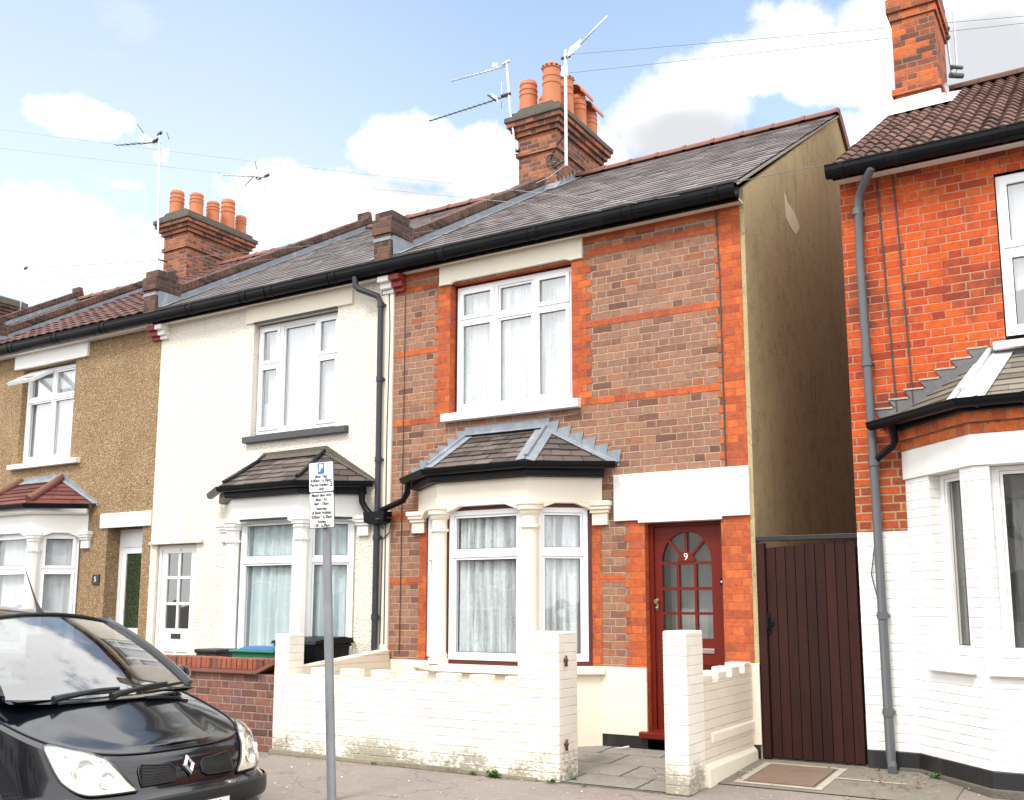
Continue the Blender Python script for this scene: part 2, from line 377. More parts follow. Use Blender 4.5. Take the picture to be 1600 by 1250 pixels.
def roughcast(name, col, amt=.012, dirt=(.42, .33, .2), damt=.35):
    m, t, p = base(name); c = coords(t)
    v = t.new('ShaderNodeTexVoronoi', feature='SMOOTH_F1'); t.link(c, v.inputs['Vector']); v.inputs['Scale'].default_value = 62
    d = t.step(t.noise(t.scalexyz(c, (1, 1, .3)), 2.4, 8, .7), .54, .82, 0, damt)
    out = t.mixc(d, tuple(col), dirt)
    out = t.mixc(t.step(v.outputs['Distance'], .35, .8, 0, .25), out, dirt)
    t.link(out, p.inputs['Base Color']); p.inputs['Roughness'].default_value = .8
    bump(t, p, t.m('ADD', t.m('SUBTRACT', 1.0, v.outputs['Distance']), t.m('MULTIPLY', t.noise(c, 12, 3), .6)), amt); return m
def glass(name, tint=(.92, .97, .97), boost=.10, rough=.01, fmul=1.2):
    m = bpy.data.materials.new(name); m.use_nodes = True; t = NT(m.node_tree); t.n.remove(t.n['Principled BSDF'])
    out = t.n['Material Output']
    tr = t.new('ShaderNodeBsdfTransparent'); tr.inputs[0].default_value = (*tint, 1)
    gl = t.new('ShaderNodeBsdfGlossy'); gl.inputs['Roughness'].default_value = rough; gl.inputs[0].default_value = (1, 1, 1, 1)
    fr = t.new('ShaderNodeFresnel'); bf = t.new('ShaderNodeNewGeometry').outputs['Backfacing']
    t.link(t.m('ADD', 1.52, t.m('MULTIPLY', bf, 1/1.52-1.52)), fr.inputs[0])
    nz = t.noise(coords(t), 1.6, 2); b = t.new('ShaderNodeBump'); b.inputs['Distance'].default_value = .004; t.link(nz, b.inputs['Height']); t.link(b.outputs[0], gl.inputs['Normal'])
    mx = t.new('ShaderNodeMixShader'); t.put(mx.inputs[0], t.m('ADD', t.m('MULTIPLY', fr.outputs[0], fmul), boost, clamp=True))
    t.link(tr.outputs[0], mx.inputs[1]); t.link(gl.outputs[0], mx.inputs[2]); t.link(mx.outputs[0], out.inputs[0]); return m
def net(name, col, alpha=.75, lace=False):
    m = bpy.data.materials.new(name); m.use_nodes = True; t = NT(m.node_tree); t.n.remove(t.n['Principled BSDF'])
    out = t.n['Material Output']; c = coords(t)
    d = t.new('ShaderNodeBsdfDiffuse'); d.inputs[0].default_value = (*col, 1); tl = t.new('ShaderNodeBsdfTranslucent'); tl.inputs[0].default_value = (*col, 1)
    mx = t.new('ShaderNodeMixShader'); mx.inputs[0].default_value = .08; t.link(d.outputs[0], mx.inputs[1]); t.link(tl.outputs[0], mx.inputs[2])
    tr = t.new('ShaderNodeBsdfTransparent'); m2 = t.new('ShaderNodeMixShader')
    a = t.m('SUBTRACT', alpha, t.step(t.noise(t.scalexyz(c, (2.2, 1, .1)), 5, 4), .46, .66, 0, .16))
    if lace:
        g = t.noise(t.scalexyz(c, (1, 1, .7)), 34, 2, .5)
        a = t.m('SUBTRACT', alpha, t.step(g, .56, .66, 0, .12))
        a = t.m('SUBTRACT', a, t.step(t.noise(t.scalexyz(c, (3.2, 1, .15)), 5, 4), .44, .60, 0, .38))
    t.put(m2.inputs[0], a); t.link(tr.outputs[0], m2.inputs[1]); t.link(mx.outputs[0], m2.inputs[2]); t.link(m2.outputs[0], out.inputs[0]); return m
def ground_mat(name, col, agg=.35, crack=0., patch=None, rough=.9, sc=1.):
    m, t, p = base(name); c = coords(t)
    n1 = t.noise(c, .7*sc, 6, .65); n2 = t.noise(c, 160, 2, .6); n3 = t.noise(c, 9, 6, .7)
    k = t.m('ADD', .45, t.m('ADD', t.m('MULTIPLY', n1, .5), t.m('ADD', t.m('MULTIPLY', n2, agg*1.3), t.m('MULTIPLY', n3, .35))))
    scn = t.new('ShaderNodeVectorMath', operation='SCALE'); scn.inputs[0].default_value = col; t.link(k, scn.inputs['Scale']); out = scn.outputs[0]
    if patch: out = t.mixc(t.step(t.noise(c, 1.1, 7, .7), .5, .66, 0, .6), out, patch)
    out = t.mixc(t.step(t.noise(c, 5.5, 7, .75), .56, .70, 0, .55), out, tuple(x*.55 for x in col))
    out = t.mixc(t.step(t.noise(c, 15, 3, .6), .70, .74, 0, .5), out, tuple(x*.45 for x in col))
    spk = t.new('ShaderNodeTexVoronoi'); t.link(c, spk.inputs['Vector']); spk.inputs['Scale'].default_value = 55
    s = t.new('ShaderNodeSeparateColor'); t.link(spk.outputs['Color'], s.inputs[0])
    out = t.mixc(t.m('MULTIPLY', t.m('GREATER_THAN', s.outputs[0], .965), .35), out, (.45, .42, .39))
    if crack:
        vd = t.new('ShaderNodeTexVoronoi', feature='DISTANCE_TO_EDGE'); t.link(t.noise(c, 2, 4), vd.inputs['Scale']) if 0 else None
        cc = t.new('ShaderNodeVectorMath', operation='ADD'); t.link(c, cc.inputs[0]); nn = t.new('ShaderNodeTexNoise'); nn.inputs['Scale'].default_value = 2.5; nn.inputs['Detail'].default_value = 6
        t.link(c, nn.inputs['Vector']); t.link(nn.outputs['Color'], cc.inputs[1]); t.link(cc.outputs[0], vd.inputs['Vector']); vd.inputs['Scale'].default_value = .9
        out = t.mixc(t.step(vd.outputs['Distance'], .003, .009, crack, 0), out, (.03, .025, .02))
    t.link(out, p.inputs['Base Color']); p.inputs['Roughness'].default_value = rough; p.inputs['Specular IOR Level'].default_value = .3
    bump(t, p, t.m('ADD', n2, t.m('MULTIPLY', n3, .8)), .006); return m
V0 = 3.471
M = {}
BROWN = [(0, (0.134, 0.066, 0.047)), (.10, (0.196, 0.092, 0.068)), (.3, (0.258, 0.130, 0.087)), (.5, (0.304, 0.153, 0.098)), (.7, (0.242, 0.132, 0.095)), (.85, (0.314, 0.167, 0.107)), (.93, (0.278, 0.100, 0.052)), (1, (0.335, 0.176, 0.111))]
ORANGE = [(0, (.32, .070, .03)), (.3, (.44, .094, .031)), (.65, (.51, .125, .038)), (.85, (.40, .085, .036)), (1, (.36, .088, .045))]
M['brown'] = brick('brown_brick', BROWN, (.52, .39, .265), v0=V0, mort=.0095, stain=(.20, .13, .11), samt=.3, efflo=.12, wob=.010, pits=.8)
M['orange'] = brick('orange_red_brick', ORANGE, (.46, .17, .085), v0=V0, mort=.006, stain=(.19, .06, .038), samt=.75, efflo=.10)
M['redright'] = brick('red_brick', [(0, (.26, .04, .018)), (.2, (.42, .058, .016)), (.5, (.50, .074, .017)), (.8, (.56, .10, .02)), (1, (.38, .066, .022))], (.52, .30, .20), mort=.010, stain=(.13, .045, .032), samt=.95, efflo=.12)
M['redlow'] = brick('weathered_red_brick', [(0, (.20, .045, .022)), (.5, (.34, .07, .026)), (1, (.43, .085, .026))], (.46, .33, .20), mort=.014)
M['wallbrick'] = brick('garden_brick', [(0, (.09, .05, .045)), (.3, (.17, .075, .06)), (.6, (.23, .10, .075)), (.85, (.14, .08, .085)), (1, (.29, .10, .06))], (.36, .28, .22), mort=.012)
M['stack'] = brick('chimney_brick', [(0, (.09, .045, .035)), (.3, (.17, .07, .048)), (.6, (.24, .088, .052)), (1, (.38, .125, .06))], (.34, .25, .18), mort=.012, stain=(.085, .055, .045), samt=.85)
M['stackred'] = brick('orange_chimney_brick', [(0, (.10, .045, .035)), (.3, (.24, .07, .035)), (.6, (.46, .10, .03)), (1, (.54, .14, .036))], (.36, .25, .18), mort=.010, stain=(.14, .07, .05), samt=.5)
M['parapet'] = brick('sooty_brick', [(0, (.05, .035, .03)), (.5, (.11, .062, .05)), (1, (.17, .085, .06))], (.17, .13, .105), mort=.010, stain=(.05, .04, .036), samt=.6)
M['cap'] = plain('sooty_stone', (.105, .092, .075), .9, .3, 9, .012, 40)
M['cream'] = plain('cream_paint', (.83, .755, .625), .55, .04, 4, .002, 60, dirt=(.6, .5, .36), dirt_amt=.25)
M['creambrick'] = painted_brick('cream_painted_brick', (.84, .78, .685), (.15, .13, .07), dirt_low=.52, bmp=.0045)
M['pinkbrick'] = painted_brick('pale_cream_painted_brick', (.78, .68, .555), (.22, .18, .11), dirt_low=.2, bmp=.006)
M['whitebrick'] = painted_brick('white_painted_brick', (.84, .83, .81), (.3, .27, .24), dirt_low=.0, bmp=.005)
M['white'] = plain('white_paint', (.84, .83, .80), .45, .03, 4, .0015, 50, dirt=(.55, .5, .42), dirt_amt=.18)
M['upvc'] = plain('white_window_plastic', (.86, .87, .88), .28, .015, 3)
M['fascia'] = plain('white_fascia', (.82, .78, .72), .5, .05, 5, .001, 40, dirt=(.4, .33, .25), dirt_amt=.4)
M['rough7'] = roughcast('cream_roughcast', (.82, .765, .665), .014)
M['pebble'] = pebble('tan_pebbledash')
M['render'] = None
M['slate'] = slate('roof_slate', [(0, (.105, .088, .087)), (.35, (.135, .115, .113)), (.7, (.160, .137, .134)), (1, (.20, .172, .168))], .6, lichen=.3, lc=(.27, .26, .225))
M['bayslate'] = slate('bay_slate', [(0, (.050, .040, .036)), (.4, (.088, .070, .062)), (.8, (.122, .098, .086)), (1, (.165, .135, .118))], .6, lichen=.3, lc=(.22, .20, .17))
M['tile5'] = slate('red_brown_tile', [(0, (.065, .030, .026)), (.5, (.10, .043, .036)), (1, (.135, .058, .046))], .75, lichen=.35, lc=(.24, .17, .12))
M['baytile'] = slate('red_bay_tile', [(0, (.085, .028, .022)), (.5, (.135, .042, .033)), (1, (.17, .058, .045))], .75, lichen=.15)
M['tileR'] = slate('brown_roman_tile', [(0, (.06, .028, .022)), (.5, (.10, .048, .036)), (1, (.15, .078, .06))], .8, lichen=.65, lc=(.25, .18, .145))
M['lead'] = plain('grey_lead', (.22, .245, .28), .5, .3, 8, .004, 25, metal=.0, dirt=(.50, .53, .56), dirt_amt=.6, dscale=6)
M['leadwhite'] = plain('pale_oxidised_lead', (.68, .69, .70), .5, .10, 8, .004, 25, dirt=(.4, .41, .42), dirt_amt=.4)
M['mortar'] = plain('cement_fillet', (.42, .37, .30), .9, .2, 10, .012, 45)
M['ridge'] = plain('red_ridge_tile', (.19, .075, .055), .75, .25, 6, .004, 40, dirt=(.16, .09, .07), dirt_amt=.6)
M['pot'] = plain('terracotta_pot', (.50, .165, .07), .7, .16, 5, .003, 40, dirt=(.17, .085, .05), dirt_amt=.55)
M['black'] = plain('black_gutter_plastic', (.0035, .004, .006), .42, .2, 6, spec=.2, dirt=(.03, .028, .028), dirt_amt=.45)
M['blackpaint'] = plain('black_paint', (.014, .014, .016), .45, .2, 6, .002, 40, dirt=(.09, .08, .07), dirt_amt=.5)
M['grey'] = plain('grey_pipe_paint', (.10, .106, .116), .45, .06, 6, dirt=(.11, .10, .09), dirt_amt=.4)
M['darkgrey'] = plain('dark_grey_pipe', (.028, .031, .042), .4, .1, 6, dirt=(.03, .03, .03), dirt_amt=.4)
M['sill7'] = plain('charcoal_sill', (.055, .058, .065), .5, .1)
M['maroon'] = plain('dark_red_gloss', (.135, .0105, .0045), .42, .12, 5, .0008, 30, spec=.3)
M['subframe'] = plain('maroon_timber', (.085, .012, .010), .4, .1, 5)
M['redcorbel'] = plain('red_corbel_paint', (.27, .035, .025), .6, .2, 14, .006, 40)
M['dark'] = plain('dark_interior', (.035, .034, .036), .9, .1)
M['room'] = plain('room_wall', (.45, .44, .42), .9, .05)
M['chrome'] = plain('polished_metal', (.75, .73, .68), .18, .03, metal=1.)
M['brass'] = plain('aged_brass', (.45, .36, .22), .3, .1, metal=1.)
M['alu'] = plain('dull_aluminium', (.62, .63, .65), .35, .05, metal=.6)
M['aerialwhite'] = plain('bright_reflector', (.86, .88, .9), .3, .03)
M['rust'] = plain('rusty_steel', (.10, .045, .025), .85, .4, 20, .004, 60)
M['cable'] = plain('cable_sheath', (.05, .048, .047), .6, .1)
M['palecable'] = plain('pale_cable_sheath', (.36, .37, .38), .5, .05)
M['glass'] = glass('window_glass', (.99, 1.0, 1.0), boost=.05, fmul=1.0)
M['glassup'] = glass('upper_window_glass', (.98, .995, 1.0), boost=.19)
M['obscure'] = glass('obscure_glass', (.82, .86, .86), boost=.10, rough=.18)
M['greenglass'] = glass('dark_green_glass', (.36, .62, .58), boost=.16)
M['curtain'] = net('net_curtain', (.66, .69, .71), .97)
M['lace'] = net('lace_curtain', (.74, .80, .82), .92, True)
M['bluecurtain'] = net('pale_blue_curtain', (.64, .75, .76), .98)
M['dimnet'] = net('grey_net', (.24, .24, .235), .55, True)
M['asphalt'] = ground_mat('road_asphalt', (.075, .073, .07), .4)
M['pave'] = ground_mat('pavement_asphalt', (.235, .200, .178), .3, crack=.5, patch=(.28, .245, .225))
M['conc'] = ground_mat('old_concrete', (.20, .18, .145), .3, crack=.35, patch=(.14, .125, .095))
M['slab'] = ground_mat('paving_slab', (.24, .225, .20), .25, patch=(.15, .135, .105))
M['kerb'] = ground_mat('kerb_granite', (.32, .30, .28), .4)
M['green'] = plain('weed_leaf', (.075, .16, .03), .6, .3, 20)
M['leaf'] = plain('dead_leaf', (.16, .07, .03), .8, .35, 20)
M['litter'] = plain('pale_fleck', (.65, .60, .55), .8, .15, 20)
def gable_render():
    m, t, p = base('stained_render'); c = coords(t)
    st = t.noise(t.scalexyz(c, (1, 1, .3)), 2.5, 8, .7); n = t.noise(c, 1.2, 7, .7); f = t.noise(c, 50, 4, .7)
    col = t.mixc(n, (.40, .31, .165), (.54, .43, .25))
    col = t.mixc(t.step(st, .52, .76, 0, .28), col, (.17, .125, .055))
    col = t.mixc(t.step(t.noise(c, 6.5, 8, .72), .48, .70, 0, .38), col, (.20, .15, .075))
    ck = t.noise(t.scalexyz(c, (1, 1, .55)), 2.3, 7, .62)
    crk = t.m('MULTIPLY', t.step(t.m('ABSOLUTE', t.m('SUBTRACT', ck, .5)), .0012, .0045, 1, 0), t.step(t.noise(c, 1.1, 3), .50, .60))
    col = t.mixc(t.m('MULTIPLY', crk, .75), col, (.05, .035, .018))
    drip = t.m('MULTIPLY', t.step(t.noise(t.scalexyz(c, (1, 5, .22)), 2.2, 6, .65), .52, .70), t.step(t.noise(c, .55, 3), .40, .62))
    col = t.mixc(t.m('MULTIPLY', drip, .5), col, (.13, .098, .052))
    col = t.mixc(t.step(t.noise(t.scalexyz(c, (1, 1, .3)), 1.7, 8, .75), .58, .74, 0, .5), col, (.48, .39, .23))
    t.link(col, p.inputs['Base Color']); p.inputs['Roughness'].default_value = .9; p.inputs['Specular IOR Level'].default_value = .2
    bump(t, p, t.m('ADD', t.m('MULTIPLY', f, .5), n), .02); return m
M['render'] = gable_render()
def gate_mat():
    m, t, p = base('brown_stained_boards'); c = coords(t)
    g = t.noise(t.scalexyz(c, (14, 14, .7)), 5, 6, .6); n = t.noise(c, 3, 5)
    a = t.new('ShaderNodeAttribute', attribute_name='rnd').outputs['Fac']
    col = t.mixc(g, (.014, .0042, .0028), (.048, .0125, .0085)); k = t.m('ADD', .45, t.m('ADD', t.m('MULTIPLY', a, .4), t.m('MULTIPLY', n, .55)))
    sc = t.new('ShaderNodeVectorMath', operation='SCALE'); t.link(col, sc.inputs[0]); t.link(k, sc.inputs['Scale'])
    spk = t.step(t.noise(c, 42, 2), .73, .77, 0, .6)
    t.link(t.mixc(spk, sc.outputs[0], (.2, .13, .11)), p.inputs['Base Color']); p.inputs['Roughness'].default_value = .62; p.inputs['Specular IOR Level'].default_value = .22
    bump(t, p, g, .003); return m
M['gate'] = gate_mat()
def iron_cover():
    m, t, p = base('rusty_patterned_iron'); c = coords(t)
    s = t.new('ShaderNodeTexChecker'); t.link(c, s.inputs[0]); s.inputs['Scale'].default_value = 40
    n = t.noise(c, 8, 6, .7)
    t.link(t.mixc(n, (.13, .085, .06), (.24, .17, .125)), p.inputs['Base Color']); p.inputs['Roughness'].default_value = .8
    bump(t, p, t.m('ADD', s.outputs[1], n), .006); return m
M['iron'] = iron_cover()
# ------------------------------------------------------------------ ground
G = MB(); G.box(-900, 900, -900, 900, -.6, -.13)
G.build('road', M['asphalt'], kind='structure')
def slope_sheet(x0, x1, y0, y1, z0, z1, nx=1):
    b = MB()
    for i in range(nx):
        a, c = x0+(x1-x0)*i/nx, x0+(x1-x0)*(i+1)/nx
        b.poly([(a, y0, z0), (c, y0, z0), (c, y1, z1), (a, y1, z1)])
    return b
pv = slope_sheet(-60, 40, -3.38, -1.58, -.004, 0.0)
pv.poly([(5.2, -1.58, 0), (40, -1.58, 0), (40, .1, .075), (5.2, .1, .075)])
pv.build('pavement', M['pave'], kind='structure')
kb = MB()
x = -60.
while x < 40:
    kb.box(x+.004, x+.91, -3.52, -3.38, -.3, -.002+random.uniform(-.003, .003)); x += .915
kb.build('kerb', M['kerb'], kind='structure', bevel=.012)
gp = MB()
gp.poly([(-60, -1.6, .0), (1.0, -1.6, .0), (1.0, .02, .075), (-60, .02, .075)])
gp.build('forecourt_ground', M['conc'], kind='structure')
fc = MB()      # concrete flags of the forecourt path
fc.poly([(1.0, -1.6, .004), (5.1, -1.6, .004), (5.1, .02, .079), (1.0, .02, .079)], 1)
def zf(y): return .012+.075*(y+1.6)/1.6
rows = [(-1.58, -1.22), (-1.21, -.78), (-.77, -.36), (-.35, -.02)]
for i, (a, b) in enumerate(rows):
    xs = [1.05+.62*k+(.31 if i % 2 else 0) for k in range(7)]
    for xa in xs:
        xb = min(xa+.605, 5.04)
        if xb-xa < .1: continue
        fc.poly([(xa, a, zf(a)), (xb, a, zf(a)), (xb, b, zf(b)), (xa, b, zf(b))], 0)
fc.build('forecourt_paving', [M['slab'], M['conc']], kind='structure')
gc = MB()      # concrete in front of the side gate
zg = lambda y: .008+.075*(y+1.58)/1.68
gc.poly([(5.26, -1.1, zg(-1.1)), (7.0, -1.1, zg(-1.1)), (7.0, .08, zg(.08)), (5.26, .08, zg(.08))], 0)
for xa, xb, ya, yb in [(5.36, 6.06, -1.02, -.96), (5.36, 6.06, -.2, -.14), (5.36, 5.42, -.96, -.2), (6.0, 6.06, -.96, -.2), (6.06, 6.6, -.56, -.52), (5.26, 5.36, -.6, -.56)]:
    gc.poly([(xa, ya, zg(ya)+.004), (xb, ya, zg(ya)+.004), (xb, yb, zg(yb)+.004), (xa, yb, zg(yb)+.004)], 1)
gc.poly([(5.28, .02, .086), (6.2, .02, .086), (6.2, 9, .1), (5.28, 9, .1)], 0)
gc.build('passage_path', [M['conc'], M['mortar']], kind='structure')
mh = MB(); ya, yb = -.94, -.22
mh.faces([(5.44, ya, zg(ya)), (5.98, ya, zg(ya)), (5.98, yb, zg(yb)), (5.44, yb, zg(yb)), (5.44, ya, zg(ya)+.012), (5.98, ya, zg(ya)+.012), (5.98, yb, zg(yb)+.012), (5.44, yb, zg(yb)+.012)],
         [(0, 1, 2, 3), (4, 5, 6, 7), (0, 1, 5, 4), (1, 2, 6, 5), (2, 3, 7, 6), (3, 0, 4, 7)])
mh.build('manhole_cover', M['iron'], label='rusty patterned drain cover set in the concrete before the side gate', cat='manhole cover')

# ------------------------------------------------------------------ house pieces
EZ, EY, RY, RZ, PITCH = 5.47, -.17, 4.26, 8.10, None
SL = (RZ-EZ)/(RY-EY)
def rz(y): return EZ+SL*(y-EY)
def gutter(h, path, zc, r=.062, joints=(), mat='black', name='gutter', off=0., deep=1.):
    b = MB(); n = 9
    dp = r*deep
    pr = [(off+r*math.cos(math.pi+math.pi*i/n), zc+dp*math.sin(math.pi+math.pi*i/n)) for i in range(n+1)]
    pr = [(off-r*1.05, zc+.012)]+pr+[(off+r*1.12, zc+.008), (off+r*1.12, zc+.016), (off+r*.9, zc+.016)]
    pr += [(off+(r-.006)*math.cos(-math.pi*i/n), zc+(dp-.006)*math.sin(-math.pi*i/n)) for i in range(1, n+1)]
    b.sweep(path, pr, closed=True)
    for jx in joints:
        k = r+.007
        q = [(off+k*math.cos(math.pi+math.pi*i/n), zc+(dp+.007)*math.sin(math.pi+math.pi*i/n)) for i in range(n+1)]+[(off+k, zc+.02), (off-k, zc+.02)]
        if len(path) == 2:
            (xa, ya), (xb, yb) = path
            t = (jx-xa)/(xb-xa); yy = ya+(yb-ya)*t
            b.sweep([(jx-.022, yy), (jx+.022, yy)], q, closed=True)
            b.sweep([(jx-.10, yy), (jx-.095, yy)], [(a, z-.001) for a, z in q], closed=True)
    return b.build(name, M[mat], h)
def eaves(h, x0, x1, fascia, joints=(), soffit='fascia', brackets=False):
    MB().box(x0, x1, -.125, .0, 5.285, 5.30).build('soffit', M[soffit], h)
    MB().box(x0+.001, x1-.001, -.150, -.127, 5.268, 5.41).build('fascia_board', M[fascia], h)
    g = gutter(h, [(x0, -.212), (x1, -.212)], 5.395, .062, joints, deep=1.75)
    if brackets:
        b = MB(); x = x0+.35
        while x < x1: b.extr([(-.150, 5.30), (-.150, 5.37), (-.23, 5.365), (-.19, 5.335)], 'x', x, x+.03); x += .62
        b.build('gutter_bracket', M['black'], g)
    return g
def main_roof(h, x0, x1, kind):
    b = MB()
    if kind == 'slate': b.coursed((x0, EY-.05, rz(EY-.05)), (x1, EY-.05, rz(EY-.05)), (x1, RY, RZ), (x0, RY, RZ), .205, .255, .015, 0, .005)
    else: tiles(b, x0, x1, .30, .155 if kind == 'roman' else .20, .028 if kind == 'roman' else .018)
    b.poly([(x0, RY, RZ-.01), (x1, RY, RZ-.01), (x1, 8.6, 5.3), (x0, 8.6, 5.3)])
    b.poly([(x0, EY, EZ-.03), (x1, EY, EZ-.03), (x1, RY, RZ-.03), (x0, RY, RZ-.03)])
    return b
def tiles(b, x0, x1, expo, period, amp):
    y0, y1 = EY-.06, RY; L = math.hypot(y1-y0, rz(y1)-rz(y0)); n = round(L/expo); ny, nz = -SL/math.hypot(1, SL), 1/math.hypot(1, SL)
    npd = int((x1-x0)/period); sub = 8
    for i in range(n):
        ta, tb = i/n, (i+1)/n+.012
        for k in range(npd):
            b.rnd = random.random(); rows_ = []
            jl = random.uniform(-.008, .008); jz = random.uniform(-.004, .004)
            for s_ in range(sub+1):
                xx = x0+(k+s_/sub)*(x1-x0)/npd; ph = 2*math.pi*s_/sub
                wv = amp*(.5-.5*math.cos(ph))**(.7); q = []
                for t, lift in ((ta, .024+jz), (tb, .002)):
                    y = y0+(y1-y0)*min(t, 1)+(jl if t == ta else 0); z = rz(y)
                    q.append((xx, y+ny*(wv+lift), z+nz*(wv+lift)))
                q.append((xx, q[0][1]-ny*.016, q[0][2]-nz*.016))
                rows_.append(q)
            for A, B in zip(rows_[:-1], rows_[1:]):
                b.poly([A[0], B[0], B[1], A[1]], 0, True); b.poly([A[2], B[2], B[0], A[0]], 0)
    b.rnd = .5
def ridge(h, x0, x1, mat='ridge'):
    b = MB(); x = x0; n = 8; r = .095
    while x < x1-.01:
        e = min(x+.44, x1)
        for q0, q1, rr in ((x, e-.004, r), (x, min(x+.05, e), r+.010)):
            pr = [(RY-rr*1.15*math.cos(math.pi*i/n), RZ+.0+rr*math.sin(math.pi*i/n)-.012) for i in range(n+1)]
            b.extr(pr, 'x', q0, q1, 0, True)
        x = e
    return b.build('ridge_tiles', M[mat], h)
def parapet(h, xp, y1, name='parapet', lead=True, endlead=False):
    w_ = .118
    def tz(y): return rz(y)+.215
    b = MB(); b.extr([(.10, 5.3), (.10, tz(.1)-.08), (y1, tz(y1)-.08), (y1, rz(y1)-.3)], 'x', xp-w_, xp+w_, 0)
    o = b.build(name, M['parapet'], h)
    c = MB(); L = math.hypot(y1-.05, tz(y1)-tz(.05)); n = int(L/.085)
    for i in range(n):     # brick on edge coping, each brick a touch off line
        a, e = .05+(y1-.05)*i/n+.003, .05+(y1-.05)*(i+1)/n-.003; j = random.uniform(-.004, .004)
        c.extr([(a, tz(a)-.085), (e, tz(e)-.085), (e, tz(e)+.02+j), (a, tz(a)+.02+j)], 'x', xp-w_-.022, xp+w_+.022)
    c.build('coping', M['parapet'], o)
    p = MB(); p.box(xp-.13, xp+.11, -.24, .16, 5.30, 5.74); p.box(xp-.15, xp+.13, -.26, .18, 5.74, 5.93)
    p.box(xp-.14, xp+.12, -.22, .12, 5.93, 6.03); p.build('pier', [M['parapet']], o, bevel=.006)
    if lead:
        l = MB()
        for sgn in (1, -1):
            xa, xb = xp+sgn*(w_+.004), xp+sgn*(w_+.10)
            q = lambda y, d: rz(y)+d
            l.poly([(xa, .16, q(.16, .10)), (xa, y1, q(y1, .10)), (xa, y1, q(y1, .022)), (xa, .16, q(.16, .022))])
            l.poly([(xa, .16, q(.16, .026)), (xa, y1, q(y1, .026)), (xb, y1, q(y1, .022)), (xb, .16, q(.16, .022))])
            l.poly([(xp+sgn*.114 if sgn > 0 else xp-.134, -.2, 5.72), (xp+sgn*.114 if sgn > 0 else xp-.134, .17, 5.86), (xa+sgn*.004, .17, q(.17, .03)), (xa+sgn*.004, -.2, 5.48)])
            l.poly([(xa, -.2, 5.485), (xa+sgn*.13, -.2, 5.482), (xa+sgn*.10, .17, q(.17, .028)), (xa, .17, q(.17, .03))])
        l.box(xp-.136, xp+.116, -.246, -.10, 5.66, 5.70)
        l.build('lead_flashing', M['lead'], o)
    return o
def corbel(h, x0, x1, mat, cut=True):
    b = MB()
    for i, (z0, z1, o) in enumerate([(5.08, 5.13, .05), (5.13, 5.20, .10), (5.20, 5.268, .16), (5.268, 5.31, .13)]):
        b.box(x0+.0006*i, x1-.0006*i, -o, .0, z0, z1-.0005)
    b.build('corbel', M[mat], h, bevel=.008)
def chimney(h, xc, y0, y1, ridge_clear, mat, pots, name='chimney', z_cap=8.94, lead=True):
    hw = .335
    S = [(5.6, z_cap-.62, 0), (z_cap-.62, z_cap-.55, .035), (z_cap-.55, z_cap-.30, 0.005), (z_cap-.30, z_cap-.225, .05), (z_cap-.225, z_cap-.15, .095), (z_cap-.15, z_cap-.075, .14)]
    b = MB()
    for z0, z1, o in S: b.box(xc-hw-o, xc+hw+o, y0-o, y1+o, z0, z1)
    ch = b.build(name, M[mat], h, bevel=.005)
    c = MB(); o = .17; c.box(xc-hw-o, xc+hw+o, y0-o, y1+o, z_cap-.075, z_cap+.01); c.box(xc-hw-.09, xc+hw+.09, y0-.09, y1+.09, z_cap+.01, z_cap+.10)
    c.extr([(xc-hw-.05, z_cap+.10), (xc+hw+.05, z_cap+.10), (xc+hw-.06, z_cap+.17), (xc-hw+.06, z_cap+.17)], 'y', y0-.05, y1+.05)
    c.build('chimney_cap', M['cap'], ch, bevel=.012)
    for x, y, r, ht, kind in pots: pot(ch, x, y, z_cap+.12, r, ht, kind)
    return ch
def pot(par, x, y, z, r, ht, kind='roll'):
    b = MB()
    pr = [(r*1.02, z), (r*1.0, z+.02), (r*.93, z+ht*.55), (r*.99, z+ht*.56), (r*.99, z+ht*.60), (r*.93, z+ht*.61), (r*.92, z+ht*.70), (r*.98, z+ht*.71), (r*.98, z+ht*.75), (r*.92, z+ht*.76)]
    if kind == 'tall': pr += [(r*.90, z+ht*.9), (r*1.0, z+ht*.91), (r*1.0, z+ht*.975), (r*.86, z+ht), (r*.72, z+ht), (r*.70, z+ht-.2)]
    else: pr += [(r*.88, z+ht*.86), (r*.95, z+ht*.87), (r*.93, z+ht*.95), (r*.82, z+ht), (r*.68, z+ht), (r*.66, z+ht-.2)]
    b.lathe(x, y, pr, 20)
    if kind == 'tall':
        for k in range(12):
            a = 2*math.pi*k/12; b.box(x+r*1.0*math.cos(a)-.012, x+r*1.0*math.cos(a)+.012, y+r*1.0*math.sin(a)-.012, y+r*1.0*math.sin(a)+.012, z+ht*.93, z+ht*.96, 1)
    if kind == 'hood':
        n = 10; a0 = []; t = .02
        for rr in (r*1.25, r*1.25-t): a0.append([(x+rr*math.cos(math.pi*i/n), z+ht-.03+rr*.95*math.sin(math.pi*i/n)) for i in range(n+1)])
        b.extr(a0[0]+a0[1][::-1], 'y', y-r*1.5, y+r*1.5, 0, True)
    return b.build('chimney_pot', [M['pot'], M['dark']], par)
def sill(h, x0, x1, ztop, hgt, out, mat, back=.10, name='window_sill'):
    b = MB(); b.extr([(-out, ztop-hgt), (-out, ztop-.012), (back, ztop+.012), (back, ztop-hgt)], 'x', x0, x1)
    return b.build(name, M[mat], h, bevel=.006)
